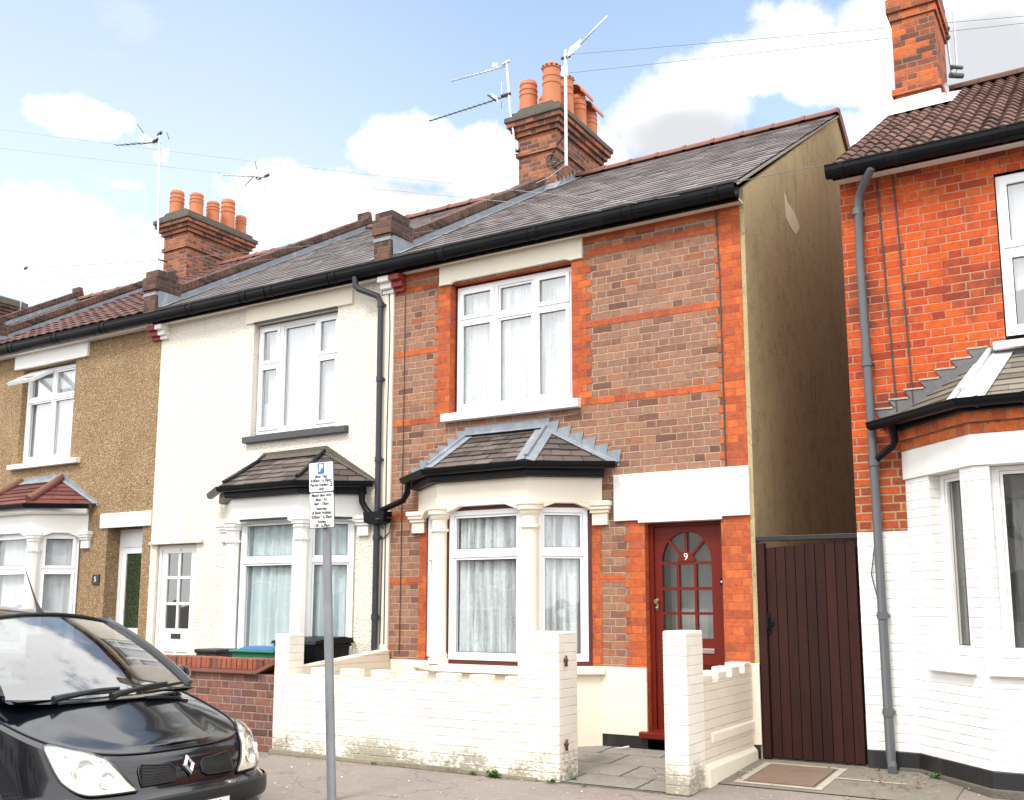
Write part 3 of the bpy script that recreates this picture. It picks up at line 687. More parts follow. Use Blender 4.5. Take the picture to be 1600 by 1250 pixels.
def curtain_sheet(b, x0, x1, w_, z0, z1, per=.085, amp=.018, seed=0, wav=0):
    rr = random.Random(seed); n = max(6, int((x1-x0)/.012)); col = []
    ph = rr.uniform(0, 6)
    for i in range(n+1):
        x = x0+(x1-x0)*i/n; ph += (x1-x0)/n/per*2*math.pi*rr.uniform(.5, 1.5)
        col.append((x, w_+amp*math.sin(ph), amp*.45*math.sin(ph*.9+.6)))
    for (xa, wa, da), (xb, wb, db) in zip(col[:-1], col[1:]):
        b.poly([(xa, wa, z0+wav*abs(math.sin(xa*24))), (xb, wb, z0+wav*abs(math.sin(xb*24))), (xb, w_+db, z1), (xa, w_+da, z1)], 0, True)
def window(h, x0, x1, z0, z1, y, cells, xf=None, mat='upvc', glass='glass', name='window', label=None, b=.055, sash=.042, curtains=None, sub=None):
    """cells: list of (xa, xb, za, zb, opening) inside the frame"""
    f = MB(xf)
    f.wall(x0, x1, z0, z1, [(a, c, d, e) for a, c, d, e, o in cells], y, .06)
    f.poly([(x0, y, z0), (x0, y, z1), (x0, y+.07, z1), (x0, y+.07, z0)]); f.poly([(x1, y, z0), (x1, y+.07, z0), (x1, y+.07, z1), (x1, y, z1)])
    g = MB(xf)
    for a, c, d, e, o in cells:
        i = .003; s = sash if o else .022; yo = y-.016 if o else y+.012
        A, C, D, E = a+i, c-i, d+i, e-i
        if o:
            A -= .014; C += .014; D -= .014; E += .014
        f.wall(A, C, D, E, [(A+s, C-s, D+s, E-s)], yo, .05)
        f.poly([(A, yo, D), (A, yo, E), (A, yo+.04, E), (A, yo+.04, D)]); f.poly([(C, yo, E), (C, yo, D), (C, yo+.04, D), (C, yo+.04, E)])
        f.poly([(A, yo, D), (C, yo, D), (C, yo+.04, D), (A, yo+.04, D)]); f.poly([(A, yo, E), (C, yo, E), (C, yo+.04, E), (A, yo+.04, E)])
        g.poly([(A+s, yo+.030, D+s), (C-s, yo+.030, D+s), (C-s, yo+.030, E-s), (A+s, yo+.030, E-s)])
        t_ = .006   # dark gasket line round each pane
        for r_ in ((A+s, A+s+t_, D+s, E-s), (C-s-t_, C-s, D+s, E-s), (A+s+t_, C-s-t_, D+s, D+s+t_), (A+s+t_, C-s-t_, E-s-t_, E-s)):
            f.poly([(r_[0], yo+.026, r_[2]), (r_[1], yo+.026, r_[2]), (r_[1], yo+.026, r_[3]), (r_[0], yo+.026, r_[3])], 1)
    w_ = f.build(name, [M[mat], M['dark']], h, label=label)
    g.build('pane', M[glass], w_)
    for k, (xa, xb, za, zb, cm, per, amp, wav) in enumerate(curtains or []):
        c = MB(xf); curtain_sheet(c, xa, xb, y+.095, za, zb, per, amp, seed=hash((round(x0*100), k)) % 999, wav=wav)
        c.build('curtain', M[cm], w_, weld=True, recalc=False)
    return w_
def grid_cells(x0, x1, z0, z1, cols, b=.055, mull=.06):
    """cols: list of (x_end_fraction, [transom z...], flags top to bottom)"""
    out = []; xs = x0+b
    for i, (xe, trans, flags) in enumerate(cols):
        e = xe-(mull/2 if i < len(cols)-1 else b)
        zz = [z0+b]+[q for t in trans for q in (t-mull/2, t+mull/2)]+[z1-b]
        prs = [(zz[2*k], zz[2*k+1]) for k in range(len(zz)//2)]
        for (a, c), fl in zip(prs, flags): out.append((xs, e, a, c, fl))
        xs = xe+mull/2
    return out
def segxf(P, Q):
    P, Q = Vector((*P, 0)), Vector((*Q, 0)); t = (Q-P).normalized(); inw = Vector((-t.y, t.x, 0))
    return lambda u, w_, z: tuple(P+t*u+inw*w_+Vector((0, 0, z)))
def ring(prof, path): return MB().sweep(path, prof, closed=True)
def bay(h, xc, Wh, Fh, d, zs, zh, zf, style):
    """canted bay: sill top zs, window head zh, frieze top zf"""
    P = [(xc-Wh, .0), (xc-Fh, -d), (xc+Fh, -d), (xc+Wh, .0)]
    pm, fm, rm = style['paint'], style['plinth'], style['roof']
    wl = MB().sweep(P, [(-.16, .0), (-.16, zs-.03), (0, zs-.03), (0, .0)], closed=True).build('bay_plinth', M[fm], h)
    MB().sweep(P, [(-.14, zs-.075), (-.14, zs), (.02, zs), (.055, zs-.012), (.055, zs-.075)], closed=True).build('bay_sill', M[pm], h, bevel=.005)
    fr = MB().sweep(P, [(-.12, zh), (-.12, zf), (.015, zf), (.015, zh)], closed=True)
    for k in range(3):   # shallow haunches that make the camber of the lintels
        f_ = segxf(P[k], P[k+1]); L = (Vector(P[k+1])-Vector(P[k])).length; q = MB(f_)
        for a, sg in ((.085, 1), (L-.085, -1)):
            q.extr([(a, zh+.002), (a, zh-.055), (a+sg*.06, zh-.05), (a+sg*.16, zh-.012), (a+sg*.2, zh+.002)], 'y', -.013, .10)
        for v_, f2, m2, s2, r2 in zip([0]*len(q.f), q.f, q.fm, q.fs, q.fr): fr.faces([q.v[i] for i in f2], [tuple(range(len(f2)))], m2)
    fo = fr.build('bay_frieze', M[pm], h, bevel=.004)
    # columns
    for k in (1, 2):
        x, y = P[k][0]*(1)+(.0), P[k][1]+.045
        c = MB(); r = .083
        if style.get('round', True):
            c.lathe(x, y, [(0, zs), (r+.03, zs), (r+.03, zs+.05), (r+.012, zs+.06), (r+.022, zs+.085), (r+.004, zs+.11), (r, zs+.13), (r*.96, zh-.26), (r+.018, zh-.25), (r+.018, zh-.225), (r, zh-.22), (r, zh-.13), (r+.02, zh-.11), (r+.024, zh-.085), (r+.045, zh-.07), (r+.05, zh-.03), (r+.062, zh-.02), (r+.062, zh+.001)], 24)
        else:
            for z0, z1, e in ((zs, zs+.06, .02), (zs+.06, zh-.27, 0), (zh-.27, zh-.24, .02), (zh-.24, zh-.12, .002), (zh-.12, zh-.08, .022), (zh-.08, zh-.04, .04), (zh-.04, zh+.001, .055)):
                c.lathe(x, y, [(0, z0), (r+e, z0), (r+e, z1), (0, z1)], 8)
        c.build('bay_column', M[pm], h)
        MB().box(x-.05, x+.05, y+.02, y+.10, zs, zh-.002).build('bay_post', M[pm], h)
    # wall brackets
    for sg in (-1, 1):
        b = MB(); xw = xc+sg*(Wh-.01)
        for z0, z1, wd, o in ((zh-.22, zh-.10, .085, .045), (zh-.10, zh-.065, .10, .065), (zh-.065, zh-.03, .115, .085), (zh-.03, zh+.02, .13, .10)):
            b.box(xw-wd, xw+wd, -o, .0, z0, z1-.0006)
        b.build('bay_bracket', M[pm], h, bevel=.006)
        if style.get('jamb'):
            MB().box(xw-.075, xw+.045, -.05, .02, zs, zh-.22).build('bay_jamb', M[style['jamb']], h)
    # windows
    tz_ = style['transom']
    def win(k, a0, a1, label, cur):
        f_ = segxf(P[k], P[k+1]); L = (Vector(P[k+1])-Vector(P[k])).length
        x0, x1 = a0, L-a1; y0 = .06
        if style.get('sub'):
            s = MB(f_); s.wall(x0-.03, x1+.03, zs-.002, zh+.012, [(x0+.006, x1-.006, zs+.045, zh-.04)], y0+.004, .05)
            s.build('window_subframe', M[style['sub']], h); za, zb = zs+.045, zh-.04; x0 += .006; x1 -= .006
        else: za, zb = zs-.002, zh-.0
        cells = [(x0+.05, x1-.05, za+.05, tz_-.03, False), (x0+.05, x1-.05, tz_+.03, zb-.05, style.get('topopen', False))]
        if style.get('open2'): cells = [(a, b_, c, d_, True) for a, b_, c, d_, o in cells]
        window(h, x0, x1, za, zb, y0+.008, cells, f_, style.get('frame', 'upvc'), 'glass', 'bay_window', label,
               curtains=[(x0+.02, x1-.02, za+.02, zb-.02, style['net'], style.get('per', .085), style.get('amp', .018), .0)])
    win(1, .10, .10, 'wide front window of the bay', 0)
    win(2, .10, .13, None, 1); win(0, .13, .10, None, 2)
    # roof
    eo, ez = .16, zf+.135; tzr = style.get('rooftop', 3.28); th = style.get('rth', .49)
    k1 = math.tan(math.atan2(d, Wh-Fh)/2)
    E1, E2 = Vector((xc-Fh-eo*k1, -d-eo, ez)), Vector((xc+Fh+eo*k1, -d-eo, ez)); E0, E3 = Vector((xc-Wh-style.get('el', .2), .0, ez)), Vector((xc+Wh+style.get('er', .2), .0, ez))
    T1, T2 = Vector((xc-th, .0, tzr)), Vector((xc+th, .0, tzr))
    r = MB()
    wS = style.get('slatew', .20); ex = style.get('expo', .115)
    if style.get('tile5'):
        wS, ex = .6, .125
    r.coursed(E1, E2, T2, T1, ex, wS, .012, 0, .007, .009); r.coursed(E2, E3, T2+Vector((.01, 0, 0)), T2, ex, wS, .012, 0, .007, .009); r.coursed(E0, E1, T1, T1-Vector((.01, 0, 0)), ex, wS, .012, 0, .007, .009)
    for q in ([E1, E2, T2, T1], [E2, E3, T2], [E0, E1, T1]): r.poly([p_-Vector((0, 0, .012)) for p_ in q])
    ro = r.build('bay_roof', M[rm], h)
    MB().sweep(P, [(-.05, zf+.001), (-.05, zf+.12), (.115, zf+.12), (.115, zf+.02), (.09, zf+.001)], closed=True).build('bay_fascia', M[style.get('bfascia', 'black')], h)
    gp_ = [(xc-Wh-style.get('gl', .13), .0-.01), (xc-Fh, -d), (xc+Fh, -d), (xc+Wh+style.get('gr', .13), -.01)]
    gutter(h, gp_, zf+.115, .05, (), 'black', 'bay_gutter', off=.165)
    # hips and flashings
    lm = style.get('hip', 'lead')
    up_ = Vector((0, 0, 1))
    for A, B, s in ((E2, T2, 1), (E1, T1, -1)):
        hp = MB(); dr = (B-A).normalized(); n1 = (E2-E1).cross(T1-E1).normalized(); n2 = (E3-E2).cross(T2-E2).normalized() if s > 0 else (E1-E0).cross(T1-E0).normalized()
        u1 = n1.cross(dr).normalized()*(-1 if s > 0 else 1); u2 = n2.cross(dr).normalized()*(1 if s > 0 else -1)
        if u1.x*s > 0: u1 = -u1
        if u2.x*s < 0: u2 = -u2
        wd = style.get('hipw', .10)
        A2, B2 = A+dr*.01, B
        if wd:
            hp.poly([A2+n1*.022, B2+n1*.020, B2+u1*wd+n1*.018, A2+u1*wd+n1*.020]); hp.poly([A2+n2*.022, B2+n2*.020, B2+u2*wd+n2*.018, A2+u2*wd+n2*.020])
        rr = style.get('hipr', .022)
        hp.tube([A+dr*.05+up_*.03, B+up_*.03], rr, 8, 0)
        hp.build('bay_hip', M[lm], ro)
    fl = MB(); fm_ = style.get('flash', 'lead'); yw = -.004
    if style.get('stepped', True):
        top = tzr+.10
        fl.extr([(T1.x-.03, tzr-.02), (T2.x+.03, tzr-.02), (T2.x+.06, top+.005), (T1.x-.04, top)], 'y', yw-.006, yw)
        fl.poly([(T1.x, -.01, tzr+.03), (T2.x, -.01, tzr+.03), (T2.x, -.075, tzr-.005), (T1.x, -.075, tzr-.005)])
        for A, B, s in ((E3, T2, 1), (E0, T1, -1)):
            n = 6
            for i in range(n):
                a, e = A.lerp(B, i/n), A.lerp(B, (i+1)/n)
                fl.extr([(a.x, a.z-.03), (e.x, e.z-.03), (e.x+s*.015, e.z+.055), (a.x+s*.03, e.z+.07+random.uniform(-.006, .006)), (a.x+s*.01, a.z+.06)], 'y', yw-.005-.0008*i, yw)
            # the strip that lies on the slates
            nn = (E3-E2).cross(T2-E2).normalized() if s > 0 else (E1-E0).cross(T1-E0).normalized()
            inw = Vector((-s*.55, -.85, 0))*.09; dz = .024*1
            qq = [A, B, B+Vector((0, -.001, 0))+(E2-B if s > 0 else E1-B)*.10, A+(E2-A if s > 0 else E1-A)*.13]
            fl.poly([p_+nn*.02 for p_ in qq])
    else:
        top = tzr+.07
        pts = [(E0.x+.04, E0.z+.0), (E0.x+.05, E0.z+.035), (T1.x-.03, top), (T2.x+.03, top+.01), (E3.x-.02, E3.z+.04), (E3.x+.02, E3.z-.03), (T2.x, tzr-.03), (T1.x, tzr-.03)]
        fl.extr(pts, 'y', yw-.02, yw)
        for A, B, s in ((E3, T2, 1), (E0, T1, -1)):
            nn = (E3-E2).cross(T2-E2).normalized() if s > 0 else (E1-E0).cross(T1-E0).normalized()
            fl.poly([p_+nn*.022 for p_ in [A, B, B+(E2-B if s > 0 else E1-B)*.08, A+(E2-A if s > 0 else E1-A)*.08]])
        fl.poly([(T1.x, -.01, tzr+.04), (T2.x, -.01, tzr+.04), (T2.x, -.11, tzr-.035), (T1.x, -.11, tzr-.035)])
    fl.build('bay_flashing', M[fm_], ro)
    return P
def pipe(h, pts, r, mat, name='downpipe', joints=(), parent=None):
    b = MB(); b.tube(pts, r, 12)
    for j in joints: b.lathe(j[0], j[1], [(r, j[2]-.03), (r+.009, j[2]-.03), (r+.009, j[2]+.03), (r, j[2]+.03)], 12)
    for j in joints: b.box(j[0]-.05, j[0]+.05, j[1]+.0, 0-.001, j[2]-.012, j[2]+.012)
    return b.build(name, M[mat], parent or h)
def toothed(b, x0, x1, z0, z1, side, tooth=.05, H=.0745, y=-.003):
    """red brick quoin whose inner edge steps course by course"""
    k = math.ceil((z0-V0)/H-.001)
    zs = [z0]+[V0+H*i for i in range(k, k+200) if z0+.01 < V0+H*i < z1-.01]+[z1]
    for i, (a, c) in enumerate(zip(zs[:-1], zs[1:])):
        t = tooth if (round((a-V0)/H) % 2) else 0
        xa, xb = (x0-t, x1) if side < 0 else (x0, x1+t)
        if side == 0: xa, xb = x0, x1
        b.poly([(xa, y, a), (xb, y, a), (xb, y, c), (xa, y, c)])
# ------------------------------------------------------------------ the terrace
def shell(h, x0, x1, left=True, right=True):
    b = MB()
    if left: b.poly([(x0, .26, -.1), (x0, .26, 5.3), (x0, 8.5, 5.3), (x0, 8.5, -.1)])
    if right: b.poly([(x1, .26, -.1), (x1, .26, 5.3), (x1, 8.5, 5.3), (x1, 8.5, -.1)])
    b.poly([(x0, 8.5, -.1), (x1, 8.5, -.1), (x1, 8.5, 5.3), (x0, 8.5, 5.3)])
    b.build('back_wall', M['room'], h)
    b = MB()
    for z in (.18, 2.86, 5.27): b.poly([(x0, .27, z), (x1, .27, z), (x1, 8.49, z), (x0, 8.49, z)])
    for z0, z1 in ((.19, 2.85), (2.87, 5.26)): b.poly([(x0+.01, 2.6, z0), (x1-.01, 2.6, z0), (x1-.01, 2.6, z1), (x0+.01, 2.6, z1)])
    b.build('inner_room', M['room'], h)
# ---- number 9 -----------------------------------------------------
X9a, X9b = 1.042, 5.245
H9 = thing('terraced_house', 'brown brick end house with orange brick bands, cream bay and dark red door', 'house', (3.1, 0, 0), 'terraced houses along the street')
wt, wb = 5.285, .84
ops = [(1.843, 3.399, 3.556, 5.055), (4.186, 4.967, .2, 2.262), (1.62, 3.55, .25, 2.62)]
b = MB(); b.wall(X9a, X9b, .25, wt, ops, 0, .13, 0, 1); b.build('front_wall', [M['brown'], M['orange']], H9)
def band(xa, xb, z0, z1, y=-.0035): MB().poly([(xa, y, z0), (xb, y, z0), (xb, y, z1), (xa, y, z1)]) if 0 else MB().box(xa, xb, y, .02, z0, z1).build('brick_band', M['orange'], H9)
band(X9a+.001, 1.70, 5.213, 5.284); band(3.54, X9b-.001, 5.213, 5.284)
for z in (5.10, 4.327, 3.508):
    for xa, xb in ((X9a+.002, 1.66), (3.60, 5.0)): band(xa, xb, z-.036, z+.036)
for z, xa, xb in ((2.43, X9a+.002, 1.42), (1.70, X9a+.002, 1.46), (1.70, 3.71, 3.98)): band(xa, xb, z-.036, z+.036)
for nm, q in (('window_quoin', (1.68, 1.843, 3.475, 5.05, -1, .055)), ('window_quoin', (3.399, 3.575, 3.475, 5.05, 1, .055)), ('corner_quoin', (5.03, X9b, 2.723, 5.21, -1, .05)), ('corner_quoin', (4.967, X9b, .9, 2.262, 0, 0)),
              ('door_quoin', (4.02, 4.186, .84, 2.262, -1, .05)), ('bay_quoin', (3.57, 3.715, .84, 2.24, 0, 0)), ('bay_quoin', (1.456, 1.60, .84, 2.24, 0, 0))):
    b = MB(); toothed(b, *q, y=-.005); b.build(nm, M['orange'], H9)
for bx in ((X9a-.0, 1.47, -.022, .1, .2, .84), (3.70, 4.185, -.022, .1, .2, .84), (4.968, X9b+.045, -.022, .1, .2, .915)): MB().box(*bx).build('plinth', M['cream'], H9, bevel=.006)
b = MB(); b.box(X9a, 4.186, -.014, .1, .0, .2); b.box(4.968, X9b+.03, -.014, .1, .0, .2); b.build('plinth_foot', M['blackpaint'], H9)
b = MB(); b.extr([(1.70, 5.055), (1.86, 5.055), (1.90, 5.075), (3.34, 5.075), (3.39, 5.055), (3.54, 5.055), (3.54, 5.284), (1.70, 5.284)], 'y', -.035, .135); b.build('lintel', M['cream'], H9, bevel=.005)
b = MB(); b.extr([(3.87, 2.262), (4.13, 2.262), (4.13, 2.235), (4.985, 2.235), (4.985, 2.262), (X9b+.012, 2.262), (X9b+.012, 2.724), (3.87, 2.724)], 'y', -.035, .12); b.build('door_lintel', M['white'], H9, bevel=.005)
MB().wall(1.845, 3.397, 3.557, 5.054, [(1.872, 3.372, 3.575, 5.03)], .105, .08).build('window_subframe', M['subframe'], H9)
cz = 4.63; x0, x1 = 1.874, 3.370
window(H9, x0, x1, 3.577, 5.028, .098, grid_cells(x0, x1, 3.577, 5.028, [(2.385, [cz], (True, True)), (2.895, [cz], (False, False)), (x1, [cz], (True, True))]), glass='glassup',
       curtains=[(x0+.04, x1-.04, 3.60, 5.0, 'lace', .075, .014, .015)], label='upstairs white six pane window with lace net')
sill(H9, 1.775, 3.500, 3.556, .10, .085, 'white')
shell(H9, X9a+.05, X9b-.06)
b = main_roof(H9, X9a+.10, 5.318, 'slate'); roof9 = b.build('roof', M['slate'], H9)
eaves(H9, X9a-.02, 5.285, 'black', (1.9, 3.1, 4.2, 5.1), 'cream')
ridge(roof9, 1.3, 5.33)
g = MB(); pts = [(-.0, -.05), (-.0, 5.45), (RY, RZ-.035), (8.5, 5.32), (8.5, -.05)]
g.extr(pts, 'x', X9b+.001, X9b+.045); gw = g.build('gable_wall', M['render'], H9)
b = MB(); b.extr([(1.452, 5.95), (1.47, 5.66), (1.60, 5.60), (1.84, 5.575), (2.03, 5.73), (1.90, 5.80), (1.80, 5.84), (1.55, 5.86)], 'x', X9b+.045, X9b+.049)
b.build('bare_plaster_patch', plain('fresh_plaster', (.72, .62, .43), .9, .1, 8), gw)
MB().extr([(EY-.03, rz(EY-.03)-.045), (RY, RZ-.04), (RY, RZ-.012), (EY-.03, rz(EY-.03)-.01)], 'x', X9b+.046, X9b+.068).build('verge_strip', M['mortar'], roof9)
MB().extr([(RY-.02, RZ+.06), (RY+.16, RZ+.02), (8.5, 5.40), (8.5, 5.30), (RY, RZ-.07)], 'x', X9b+.046, X9b+.085).build('rear_verge', M['ridge'], roof9)
parapet(H9, 1.03, 3.42)
chimney(roof9, .935, 3.57, 5.08, 0, 'stack', [(.68, 3.74, .150, .58, 'roll'), (1.10, 3.74, .150, .74, 'tall'), (.72, 4.25, .135, .56, 'roll'), (1.12, 4.16, .135, .74, 'tall'), (1.13, 4.58, .14, .60, 'hood'), (1.13, 4.98, .135, .50, 'hood')], z_cap=8.94)
b = MB()
for i in range(7):   # stepped lead soaker up the side of the stack
    y = 3.50+.12*i; b.extr([(y, rz(y)+.0), (y+.13, rz(y+.13)), (y+.13, rz(y+.13)+.05), (y+.05, rz(y)+.17)], 'x', 1.271, 1.278)
b.poly([(1.26, 3.32, rz(3.32)+.03), (1.40, 3.32, rz(3.32)+.025), (1.40, RY, RZ+.025), (1.26, RY, RZ+.03)]); b.poly([(.6, 3.33, rz(3.33)+.03), (1.4, 3.33, rz(3.33)+.03), (1.4, 3.468, rz(3.4)+.14), (.6, 3.468, rz(3.4)+.14)])
b.build('stack_flashing', M['lead'], roof9)
corbel(H9, 1.060, 1.205, 'redcorbel')
bay(H9, 2.585, 1.14, .55, .47, .84, 2.45, 2.71, dict(paint='cream', plinth='cream', roof='bayslate', transom=1.955, sub='subframe', net='lace', rooftop=3.28, th=.49, per=.10, amp=.028, gl=.02, el=.10, hip='lead'))
# door
b = MB(); b.wall(4.188, 4.965, .21, 2.258, [(4.236, 4.917, .26, 2.20)], .085, .11); b.build('door_frame', M['maroon'], H9, bevel=.003)
b = MB(); b.extr([(-.08, .19), (-.08, .245), (.16, .262), (.16, .19)], 'x', 4.12, 4.985); b.build('door_step', M['maroon'], H9, bevel=.006)
L, Rr, yd = 4.239, 4.914, .115; gl, gr = 4.312, 4.818; ms = .026
cw = (gr-gl-2*ms)/3; cols = [(gl+k*(cw+ms), gl+k*(cw+ms)+cw) for k in range(3)]
zr = [(1.124, 1.345), (1.371, 1.580), (1.608, 1.825)]
b = MB(); b.wall(L, Rr, .262, 1.853, [(a, c, d, e) for a, c in cols for d, e in zr]+[(4.33, 4.81, .42, .88)], yd, .04)
b.wall(4.33, 4.81, .42, .88, [(4.36, 4.78, .45, .85)], yd+.016, .012); b.poly([(4.36, yd+.028, .45), (4.78, yd+.028, .45), (4.78, yd+.028, .85), (4.36, yd+.028, .85)])
cx, rx_, rzz, zb = (gl+gr)/2, (gr-gl)/2, 2.141-1.853, 1.853
n = 20; arch = [(cx-rx_*math.cos(math.pi*i/n), zb+rzz*math.sin(math.pi*i/n)) for i in range(n+1)]
for (xa, za), (xb, zc) in zip(arch[:-1], arch[1:]):
    b.poly([(xa, yd, za), (xb, yd, zc), (xb, yd, 2.198), (xa, yd, 2.198)]); b.poly([(xa, yd, za), (xb, yd, zc), (xb, yd+.04, zc), (xa, yd+.04, za)])
for xa, xb in ((L, gl), (gr, Rr)): b.poly([(xa, yd, zb), (xb, yd, zb), (xb, yd, 2.198), (xa, yd, 2.198)])
for ang in (45, 90, 135):
    a = R(ang); dx, dz = math.cos(a), math.sin(a); px, pz = -dz*.012, dx*.012
    q = [(cx+px, zb+pz), (cx-px, zb-pz), (cx+dx*rx_*1.03-px, zb+dz*rzz*1.03-pz), (cx+dx*rx_*1.03+px, zb+dz*rzz*1.03+pz)]
    b.extr(q, 'y', yd+.001, yd+.03)
b.extr([(cx-.085*math.cos(math.pi*i/12), zb-.0+.098*math.sin(math.pi*i/12)) for i in range(13)], 'y', yd-.006, yd+.03)
door = b.build('front_door', M['maroon'], H9)
b = MB()
for a, c in cols:
    for d, e in zr: b.poly([(a, yd+.03, d), (c, yd+.03, d), (c, yd+.03, e), (a, yd+.03, e)])
b.poly([(x, yd+.032, z) for x, z in arch]); b.build('pane', M['obscure'], door)
b = MB(); curtain_sheet(b, gl-.02, gr+.02, yd+.35, .8, 1.40, .05, .012, 3); b.poly([(4.2, yd+.5, .3), (4.66, yd+.5, .3), (4.66, yd+.5, 2.2), (4.2, yd+.5, 2.2)])
b.build('hall_net', net('hall_net_cloth', (.78, .78, .75), .95), door, recalc=False)
text_mesh('door_number', '9', .095, M['white'], facing((cx, yd-.009, zb+.043)), door)
b = MB(); b.lathe(4.262, 0, [(0, 0)], 8) if 0 else b.box(4.245, 4.275, yd-.012, yd, 1.385, 1.50); b.tube([(4.26, yd-.012, 1.47), (4.26, yd-.05, 1.47)], [.016, .022], 12); b.tube([(4.246, yd-.02, 1.41), (4.274, yd-.02, 1.41)], .012, 8)
b.build('door_lock', M['brass'], door, bevel=.002)
MB().box(4.47, 4.83, yd-.012, yd, .985, 1.03).build('letter_plate', M['chrome'], door, bevel=.003)
b = MB(); b.box(4.925, 4.95, .05, .083, 1.62, 1.69); b.tube([(4.9375, .05, 1.655), (4.9375, .04, 1.655)], .008, 8, 1); b.build('door_bell', [M['black'], M['white']], H9)
pipe(H9, [(1.20, -.012, 5.05), (1.205, -.012, 3.6), (1.20, -.012, .9)], .0045, 'cable', 'wall_cable')
pipe(H9, [(5.01, -.012, 5.27), (5.03, -.012, 4.6), (5.035, -.012, 2.73)], .007, 'cable', 'wall_cable')
# ---- number 7 -----------------------------------------------------
X7a, X7b = -3.055, 1.042
H7 = thing('terraced_house', 'cream roughcast terraced house with charcoal upstairs sill and white six pane front door', 'house', (-1.0, 0, 0), 'terraced houses along the street')
ops = [(-1.265, .158, 3.565, 5.05), (-2.93, -2.15, .12, 2.235), (-1.43, .49, .25, 2.62)]
b = MB(); b.wall(X7a, X7b-.20, .0, wt, ops, 0, .12); b.build('front_wall', M['rough7'], H7)
MB().box(X7b-.20, X7b-.001, -.03, .1, .0, 5.079).build('end_pilaster', M['cream'], H7, bevel=.006)
b = MB(); b.extr([(-1.40, 5.06), (.405, 5.06), (.405, 5.284), (-1.40, 5.284)], 'y', -.03, .12); b.build('lintel', M['cream'], H7, bevel=.006)
MB().box(-1.25, .15, -.034, -.0, 5.038, 5.062).build('drip_edge', M['blackpaint'], H7)
b = MB(); b.extr([(-.055, 2.235), (-.055, 2.26), (0, 2.30), (.05, 2.30), (.05, 2.235)], 'x', -3.04, -2.03); b.build('door_hood', M['rough7'], H7, bevel=.008)
x0, x1 = -1.255, .148
window(H7, x0, x1, 3.60, 5.03, .09, grid_cells(x0, x1, 3.60, 5.03, [(-.86, [4.50], (True, True)), (-.25, [], (False,)), (x1, [4.50], (True, True))]), glass='glassup',
       curtains=[(x0+.03, x1-.03, 3.62, 4.02, 'curtain', .06, .014, 0), (x0+.1, x1-.06, 3.90, 5.0, 'curtain', .9, .004, 0)])
sill(H7, -1.335, .375, 3.565, .09, .075, 'sill7')
shell(H7, X7a+.05, X7b-.05)
b = main_roof(H7, X7a+.10, X7b-.10, 'slate'); roof7 = b.build('roof', M['slate'], H7)
eaves(H7, X7a-.02, X7b-.021, 'black', (-2.2, -1.2, -.75, .3), 'fascia')
ridge(roof7, X7a+.1, 1.3)
parapet(H7, -3.05, 4.24)
b = MB(); b.extr([(RY, 7.9), (RY+.12, 8.05), (RY+.02, 8.42), (RY-.06, 8.42)], 'x', -3.18, -2.92); b.build('ridge_block', M['parapet'], H7)
corbel(H7, .885, 1.052, 'white')
corbel(H7, -3.035, -2.90, 'white')
bay(H7, -.47, 1.14, .55, .47, .84, 2.45, 2.71, dict(paint='white', plinth='rough7', roof='bayslate', transom=1.955, net='bluecurtain', gl=.07, el=.10, gr=.13, er=.16, rooftop=3.26, th=.45, per=.13, amp=.04, stepped=False, flash='cap', hip='blackpaint', hipw=.0, hipr=.026, round=False, expo=.125))
for xa, xb in ((-1.62, -1.25), (-.85, -.10), (.30, .62)): pass
MB().box(-.86, -.10, -.50, -.47, 2.425, 2.447).build('drip_edge', M['blackpaint'], H7)
f_ = segxf((.08, -.47), (.67, 0)); MB(f_).box(.16, .60, -.02, .01, 2.425, 2.447).build('drip_edge', M['blackpaint'], H7)
pipe(H7, [(.60, -.215, 5.38), (.60, -.205, 5.20), (.64, -.19, 5.15), (.85, -.09, 5.06), (.885, -.075, 4.98), (.895, -.075, 3.5), (.90, -.075, 2.47)], .034, 'darkgrey', joints=[(.887, -.075, 4.95), (.893, -.075, 4.05), (.897, -.075, 3.1)])
pipe(H7, [(.90, -.08, 2.36), (.90, -.08, 1.0), (.89, -.08, .06)], .036, 'darkgrey', joints=[(.90, -.08, 2.2), (.90, -.08, 1.3)])
b = MB(); b.extr([(.765, 2.49), (1.075, 2.49), (1.06, 2.37), (1.0, 2.345), (.86, 2.345), (.78, 2.37)], 'y', -.17, -.02); b.build('rain_hopper', M['black'], H7, bevel=.006)
pipe(H9, [(1.40, -.165, 2.79), (1.385, -.15, 2.68), (1.30, -.115, 2.60), (.97, -.10, 2.50), (.93, -.10, 2.46)], .033, 'black', 'bay_waste_pipe')
pipe(H7, [(.70, -.12, 2.79), (.70, -.11, 2.62), (.75, -.10, 2.53), (.82, -.10, 2.47)], .036, 'black', 'bay_waste_pipe')
for pts in ([(.97, -.035, 5.2), (1.0, -.036, 4.7), (.985, -.036, 3.4), (.99, -.036, 2.6), (1.0, -.036, 1.0)], [(.96, -.034, 2.3), (.985, -.2, 2.40), (1.1, -.06, 2.42), (1.06, -.05, 2.25), (.95, -.034, 2.18), (.94, -.034, 1.0)]):
    pipe(H7, pts, .006, 'cable', 'wall_cable')
